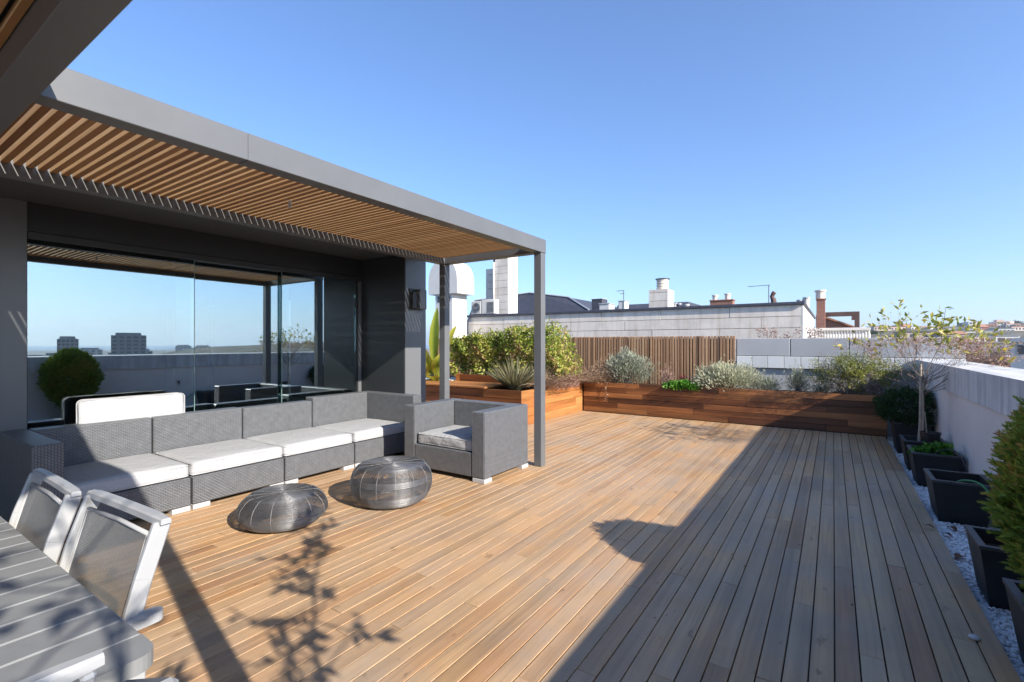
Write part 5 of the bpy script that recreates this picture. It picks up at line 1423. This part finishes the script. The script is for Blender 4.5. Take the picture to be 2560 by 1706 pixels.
# brown steel frame and brick gable on the roof to the right
t = thing('steel_frame', 'brown steel pergola frame beside the tall brick chimney', 'frame', (0, 28, 0)); p = atY(2056, 781, 29); q = atY(2149, 779, 29); s = atY(2149, 830, 29)
mb = MB(); mb.box(p.x, q.x, 28.9, 29.1, q.z - .22, q.z, .01); put(t, mb.build('beam', MAT['brown_steel'])); mb = MB(); mb.box(q.x - .20, q.x, 28.9, 29.1, s.z - 3, q.z - .222, .01); put(t, mb.build('post', MAT['brown_steel']))
mb = MB(); mb.box(q.x - .2, q.x, 29.102, 34, q.z - .22, q.z, .01); put(t, mb.build('beam', MAT['brown_steel']))
t = thing('brick_gable', 'sloping red brick gable wall under the brown steel frame', 'building', (0, 31, 0)); a = atY(2040, 792, 31); b_ = atY(2064, 796, 31); c = atY(2134, 822, 31)
mb = MB(); mb.prism([(a.x, -3), (c.x, -3), (c.x, c.z), (b_.x, b_.z), (a.x, a.z)], 31, 36, 'y'); put(t, mb.build('wall', MAT['brick'], recalc=True))
mb = MB(); mb.prism([(a.x, a.z + .004), (b_.x, b_.z + .004), (c.x + .1, c.z + .004), (c.x + .1, c.z + .1), (b_.x, b_.z + .1), (a.x, a.z + .1)], 30.9, 36, 'y'); put(t, mb.build('roof', MAT['terra'], recalc=True))
# white balustrade on the neighbouring roof
t = thing('balustrade', 'pale concrete balustrade of upright balusters above the end wall', 'balustrade', (.3, 22, 0)); p = atY(2038, 823, 22); q = atY(2176, 825, 22)
mb = MB(); mb.box(p.x, q.x, 21.9, 22.1, p.z - .07, p.z + .03, .01); put(t, mb.build('rail', MAT['concrete_pale']))
n = 19
for k in range(n):
    x = p.x + .05 + (q.x - p.x - .1) * k / (n - 1); mb = MB(); mb.lathe([(.05, -.60), (.035, -.5), (.06, -.3), (.035, -.1), (.05, -.072)], 8, (x, 22, p.z)); put(t, mb.build('baluster', MAT['concrete_pale']))
mb = MB(); mb.box(p.x, q.x, 22.4, 28, -20, p.z - .62); put(t, mb.build('wall', MAT['concrete_pale']))

# ================================================================== city on the hillside
CITY = [(0, (.56, .53, .49)), (.2, (.66, .60, .54)), (.4, (.52, .40, .33)), (.6, (.74, .71, .67)), (.8, (.62, .53, .46)), (1, (.75, .60, .46))]
MAT['city_wall'] = m_rndcol('city_render', CITY, .85, .1, .15)
MAT['city_glass'] = m_plain('dark_window', (.05, .06, .075), .2, 0, .2, .5)
MAT['city_red'] = m_plain('red_brown_wall', (.30, .12, .09), .85, 0, .15, .2)
MAT['grey_roof'] = m_plain('grey_flat_roof', (.25, .25, .26), .8, 0, .2, .3)
WIN = {}
def win_mesh(w, h):
    key = (round(w, 1), round(h, 1))
    if key not in WIN:
        mb = MB(); mb.box(-w / 2, w / 2, -.12, .03, -h / 2, h / 2); o = mb.build('window', MAT['city_glass']); WIN[key] = o.data; bpy.data.objects.remove(o)
    return WIN[key]
def city_house(px0, px1, py0, py1, d, label, rn=.5, roofmat='grey_roof', nw=4, nf=2, name='town_house', wall='city_wall', depth=10, rot=None, cat='building', group=None, pitched=False, pent=False):
    """a block whose front stands at depth d; built square to the viewing side with its own slight turn"""
    a = far(px0, py1, d); b_ = far(px1, py0, d); c = (a + b_) / 2; w = (RX * (b_ - a).dot(RX)).length; zt = b_.z; zb = a.z
    t = thing(name, label, cat, (c.x, c.y, zb), group); ang = R(YAW) - math.atan2(a.x * RX.x + a.y * RX.y, a.x * FX.x + a.y * FX.y) + (rot if rot is not None else rg.uniform(.2, .6)); t.rotation_euler = (0, 0, ang)
    hh = zt - zb
    mb = MB(); mb.box(-w / 2, w / 2, 0, depth, -14, hh - .0, 0, rn); mb.build('wall', MAT[wall], t)
    mb = MB()
    if pitched:
        mb.prism([(-.5, hh + .02), (depth / 2, hh + depth * .17), (depth + .5, hh + .02)], -w / 2 - .3, w / 2 + .3, 'x', rn); mb.build('roof', MAT[roofmat], t, recalc=True)
    else:
        mb.box(-w / 2 - .25, w / 2 + .25, -.3, depth + .3, hh + .01, hh + .4); mb.build('roof', MAT[roofmat], t)
        if pent:
            mb = MB(); mb.box(-w * .25, w * .2, 3, depth - 2, hh + .41, hh + 2.6, 0, min(1, rn + .2)); mb.build('penthouse', MAT[wall], t)
    fh = hh / max(1, nf); ww = w / nw
    for f in range(nf):
        for k in range(nw):
            if rg.random() < .12: continue
            o = link('window', win_mesh(max(.6, ww * rg.choice((.45, .55, .6))), max(.8, fh * .48)), t); o.location = (-w / 2 + ww * (k + .5), 0, hh - fh * (f + .5))
    return t
# the near modern block at the right edge of the picture
city_house(2556, 2690, 856, 1010, 42, 'white modern building with dark windows at the right edge', .62, 'white_paint', 3, 4, 'modern_building', 'white_paint', 9, .0)
# middle band of long pale terraces
city_house(2408, 2545, 858, 884, 150, 'long grey flat block with a dark blue end behind the bare trees', .1, 'grey_roof', 7, 1, 'grey_block', 'grey_roof', 9, .3)
city_house(2386, 2456, 842, 862, 190, 'pale house with white framed windows under a flat roof', .62, 'grey_roof', 5, 1, depth=12, rot=.4)
city_house(2458, 2498, 842, 860, 195, 'beige low house between two white framed houses', .8, 'grey_roof', 4, 1, depth=12, rot=.3)
city_house(2497, 2542, 840, 860, 185, 'white house with one dark strip window', .65, 'grey_roof', 2, 1, depth=12, rot=.35)
city_house(2284, 2372, 846, 872, 170, 'pale grey long house behind the twiggy tree', .6, 'grey_roof', 6, 2, depth=10, rot=.4)
city_house(2196, 2290, 846, 874, 165, 'pale grey house left of the long house behind the twigs', .05, 'grey_roof', 6, 2, depth=10, rot=.4)
city_house(2268, 2380, 831, 848, 240, 'dark roofed row of houses above the pale long house', .4, 'slate', 8, 1, depth=12, rot=.3)
city_house(2404, 2470, 832, 846, 260, 'cream flat house on the slope with a long parapet', .95, 'concrete_pale', 6, 1, depth=12, rot=.45)
city_house(2462, 2545, 832, 846, 265, 'sunlit peach coloured house below the hilltop buildings', 1.0, 'terra', 7, 1, depth=12, rot=.3)
city_house(2360, 2412, 836, 852, 230, 'small house with reddish roof behind the leafy shoot', .4, 'terra', 3, 1, depth=9, pitched=True)
# upper rows
for i, (x0, x1, y0, y1, d, lab, rn, rf, nw, nf, kw) in enumerate([
    (2188, 2226, 817, 834, 420, 'brown hilltop block with tiled roof furthest left', .42, 'terra', 5, 2, {}),
    (2228, 2262, 818, 836, 430, 'brown hilltop terrace next to the leftmost block', .38, 'terra', 4, 2, {}),
    (2262, 2278, 816, 832, 440, 'narrow hilltop house with orange roof', .42, 'terra', 2, 2, {'pitched': True}),
    (2279, 2300, 818, 832, 430, 'white hilltop house behind the tall bare twig', .65, 'grey_roof', 3, 2, {}),
    (2302, 2322, 817, 834, 435, 'pinkish hilltop house left of the leafy shoot', .3, 'terra', 3, 2, {}),
    (2324, 2346, 819, 836, 420, 'pale pink house behind the leafy shoot', .55, 'terra', 3, 2, {}),
    (2366, 2392, 822, 838, 400, 'white house with a grey flat roof right of the shoot', .62, 'grey_roof', 4, 2, {}),
    (2388, 2408, 820, 836, 410, 'cream house with small dark windows', .8, 'grey_roof', 3, 2, {}),
    (2406, 2424, 823, 836, 380, 'low white house below the white tower', .65, 'concrete_pale', 3, 1, {}),
    (2424, 2444, 806, 826, 470, 'tall plain white block on the skyline', .66, 'white_paint', 2, 3, {}),
    (2417, 2424, 808, 826, 480, 'slim dark tower beside the plain white block', .1, 'slate', 1, 3, {'wall': 'grey_roof'}),
    (2426, 2440, 822, 838, 370, 'white house under the plain white block', .6, 'grey_roof', 2, 2, {}),
    (2441, 2452, 820, 836, 375, 'dark fronted narrow house', .42, 'slate', 2, 2, {}),
    (2450, 2470, 818, 834, 390, 'dark red painted house on the slope', .5, 'terra', 2, 1, {'wall': 'city_red', 'pitched': True}),
    (2464, 2490, 812, 834, 440, 'red brick apartment house left of the hilltop block', .42, 'terra', 4, 3, {'wall': 'city_red'}),
    (2490, 2520, 806, 826, 460, 'large hilltop apartment block with stepped roof', .7, 'terra', 5, 3, {'pent': True}),
    (2520, 2548, 810, 828, 455, 'long hilltop block with balconies right of the stepped one', .55, 'terra', 5, 2, {'pent': True}),
    (2494, 2530, 822, 836, 350, 'pale blue grey house below the hilltop block', .6, 'grey_roof', 5, 1, {}),
    (2532, 2560, 818, 836, 350, 'pinkish house cut by the right edge of the view', .3, 'terra', 4, 2, {}),
    (2546, 2580, 812, 830, 430, 'brown block on the skyline at the right edge', .4, 'terra', 4, 2, {})]):
    city_house(x0, x1, y0, y1, d, lab, rn, rf, nw, nf, depth=14, group='houses on the far hillside', **kw)
mb = MB(); c = far(2508, 895, 95); mb.box(-9, 9, 0, 14, -18, 0, 0, .9); o = mb.build('terracotta_terrace', MAT['terra'], None, False, tuple(c)); o.rotation_euler = (0, 0, R(YAW)); tag(o, 'flat orange terracotta roof terrace beyond the parapet', 'roof')
mb = MB(); c = far(2492, 890, 110); mb.box(-6, 6, 0, 8, -18, 0, 0, .9); o = mb.build('white_terrace', MAT['white_paint'], None, False, tuple(c)); o.rotation_euler = (0, 0, R(YAW)); tag(o, 'white flat roof beside the orange roof terrace', 'roof')

# towers and blocks across the city towards the sea (mirrored in the window)
def tower(az, d, w, ztop, label, rn, wall='grey_roof', nw=5, nf=6):
    x = d * math.sin(R(az)); y = d * math.cos(R(az)); t = thing('city_tower', label, 'building', (x, y, -22), 'distant blocks towards the sea'); t.rotation_euler = (0, 0, R(-az))
    hh = ztop + 22; mb = MB(); mb.box(-w / 2, w / 2, 0, w * .7, 0, hh, 0, rn); mb.build('wall', MAT[wall], t)
    mb = MB(); mb.box(-w * .35, w * .38, w * .1, w * .5, hh + .01, hh + 2.2, 0, rn); mb.build('roof', MAT['grey_roof'], t)
    ww = w / nw; fh = min(3.2, hh / nf)
    for f in range(nf):
        for k in range(nw):
            o = link('window', win_mesh(ww * .6, fh * .5), t); o.location = (-w / 2 + ww * (k + .5), 0, hh - fh * (f + .6))
tower(72.0, 520, 24, 8.5, 'broad grey office tower mirrored near the middle of the window', .2)
tower(76.3, 560, 14, 5.5, 'smaller dark tower mirrored above the conifer in the window', .2)
rq = random.Random(77)
for i in range(22):
    az = rq.uniform(50, 84); d = rq.uniform(300, 1500); wd = rq.uniform(14, 34); ml = rq.choice(('city_wall', 'grey_roof', 'city_wall'))
    lab = '%s %s low block %s, mirrored %s' % ('broad' if wd > 24 else 'narrow', 'grey' if ml == 'grey_roof' else 'pale', 'far out in the haze' if d > 900 else 'nearer the terrace',
        'left of the dark towers' if az > 76.5 else 'between the dark towers and the window middle' if az > 71 else 'right of the broad office tower' if az > 62 else 'behind the twiggy tree')
    tower(az, d, wd, rq.uniform(-17, -10) + 9 * (d / 1500), lab, rq.random(), ml, 4, 2)

# russet bare trees beyond the parapet
def far_tree(px, py, d, r, label, seed, mat='bare_tree'):
    c = far(px, py, d); rq = random.Random(seed); t = thing('bare_tree', label, 'tree', (c.x, c.y, c.z - r * 2), 'russet bare trees beyond the parapet')
    segs = []; tips = []
    base = c - Vector((0, 0, r * 2.2)); grow(base, (0, 0, 1), r * 1.5, r * .06, 0, segs, tips, .3, up=.3, rng=rq); top = segs[-1][1]
    for k in range(10): a = k * .7; grow(top, (math.cos(a) * .8, math.sin(a) * .8, .7), r * .55, r * .025, 3, segs, tips, .6, (2, 2), .72, .15, 2, rq)
    mb = MB(); sticks_mb(mb, segs, 3); put(t, mb.build('trunk', MAT['twig']))
    tp = np.array([q[0] for q in tips]); C = np.repeat(tp, 22, 0) + RNG.normal(0, r * .11, (len(tp) * 22, 3)); put(t, leaves_obj('crown', C, RNG.normal(0, 1, (len(C), 3)), r * .055, r * .03, RNG.uniform(0, 1, len(C)), MAT[mat]))
for i, (px, py, d, r, lab) in enumerate([(2398, 898, 60, 1.6, 'pale russet tree just right of the twiggy tree'), (2430, 899, 66, 1.7, 'russet tree left of the grey block'), (2470, 896, 75, 2.0, 'tall russet tree in front of the grey block'), (2496, 908, 60, 1.5, 'russet tree below the orange terrace'), (2526, 914, 55, 1.5, 'dark russet tree against the modern building'), (2450, 910, 58, 1.4, 'low russet tree close to the coping'), (2372, 888, 75, 1.9, 'russet tree behind the twiggy tree'), (2532, 893, 120, 2.6, 'small russet tree behind the orange terrace'), (2350, 880, 110, 2.8, 'hazy russet tree furthest left beyond the parapet')]):
    far_tree(px, py, d, r, lab, 60 + i)
for i, (px, py, d, r, lab) in enumerate([(2205, 819, 500, 3, 'dark green tree on the skyline at the left of the hill'), (2240, 819, 520, 3, 'second dark green tree on the skyline'), (2358, 820, 500, 3, 'dark tree clump on the ridge right of the leafy shoot'), (2395, 821, 480, 3, 'dark tree on the ridge before the slim tower'), (2538, 812, 520, 5, 'dark tree by the hilltop block'), (2152, 834, 300, 2.5, 'dark tree behind the balustrade end'), (2182, 836, 280, 2.5, 'green tree right of the balustrade')]):
    c = far(px, py, d); t = thing('hill_tree', lab, 'tree', (c.x, c.y, c.z - r), 'dark trees on the hillside'); K = 1500; a = unit(RNG.normal(size=(K, 3))); s = RNG.uniform(.4, 1, K) * (.7 + .6 * vnoise(a, 3.5, i))
    P = np.array(c)[None] + a * (s * r)[:, None] * [1.4, 1.4, .8]; put(t, leaves_obj('crown', P, a + RNG.normal(0, .5, (K, 3)), r * .22, r * .13, RNG.uniform(0, .7, K), MAT['dark_green']))
    mb = MB(); mb.tube([tuple(c - Vector((0, 0, r * 3))), tuple(c)], [r * .1, r * .06], 6); put(t, mb.build('trunk', MAT['bark']))

# ================================================================== air
mb = MB(); mb.box(-9300, 9300, -9300, 9300, -42, 215)
hz = bpy.data.materials.new('pale_air'); hz.use_nodes = True; hz.node_tree.nodes.clear()
_o = hz.node_tree.nodes.new('ShaderNodeOutputMaterial'); _v = hz.node_tree.nodes.new('ShaderNodeVolumePrincipled')
_v.inputs['Color'].default_value = (.80, .88, .97, 1); _v.inputs['Density'].default_value = .00016; _v.inputs['Anisotropy'].default_value = .3
hz.node_tree.links.new(_v.outputs[0], _o.inputs['Volume'])
tag(mb.build('haze', hz), kind='stuff')
scene.cycles.volume_bounces = 1
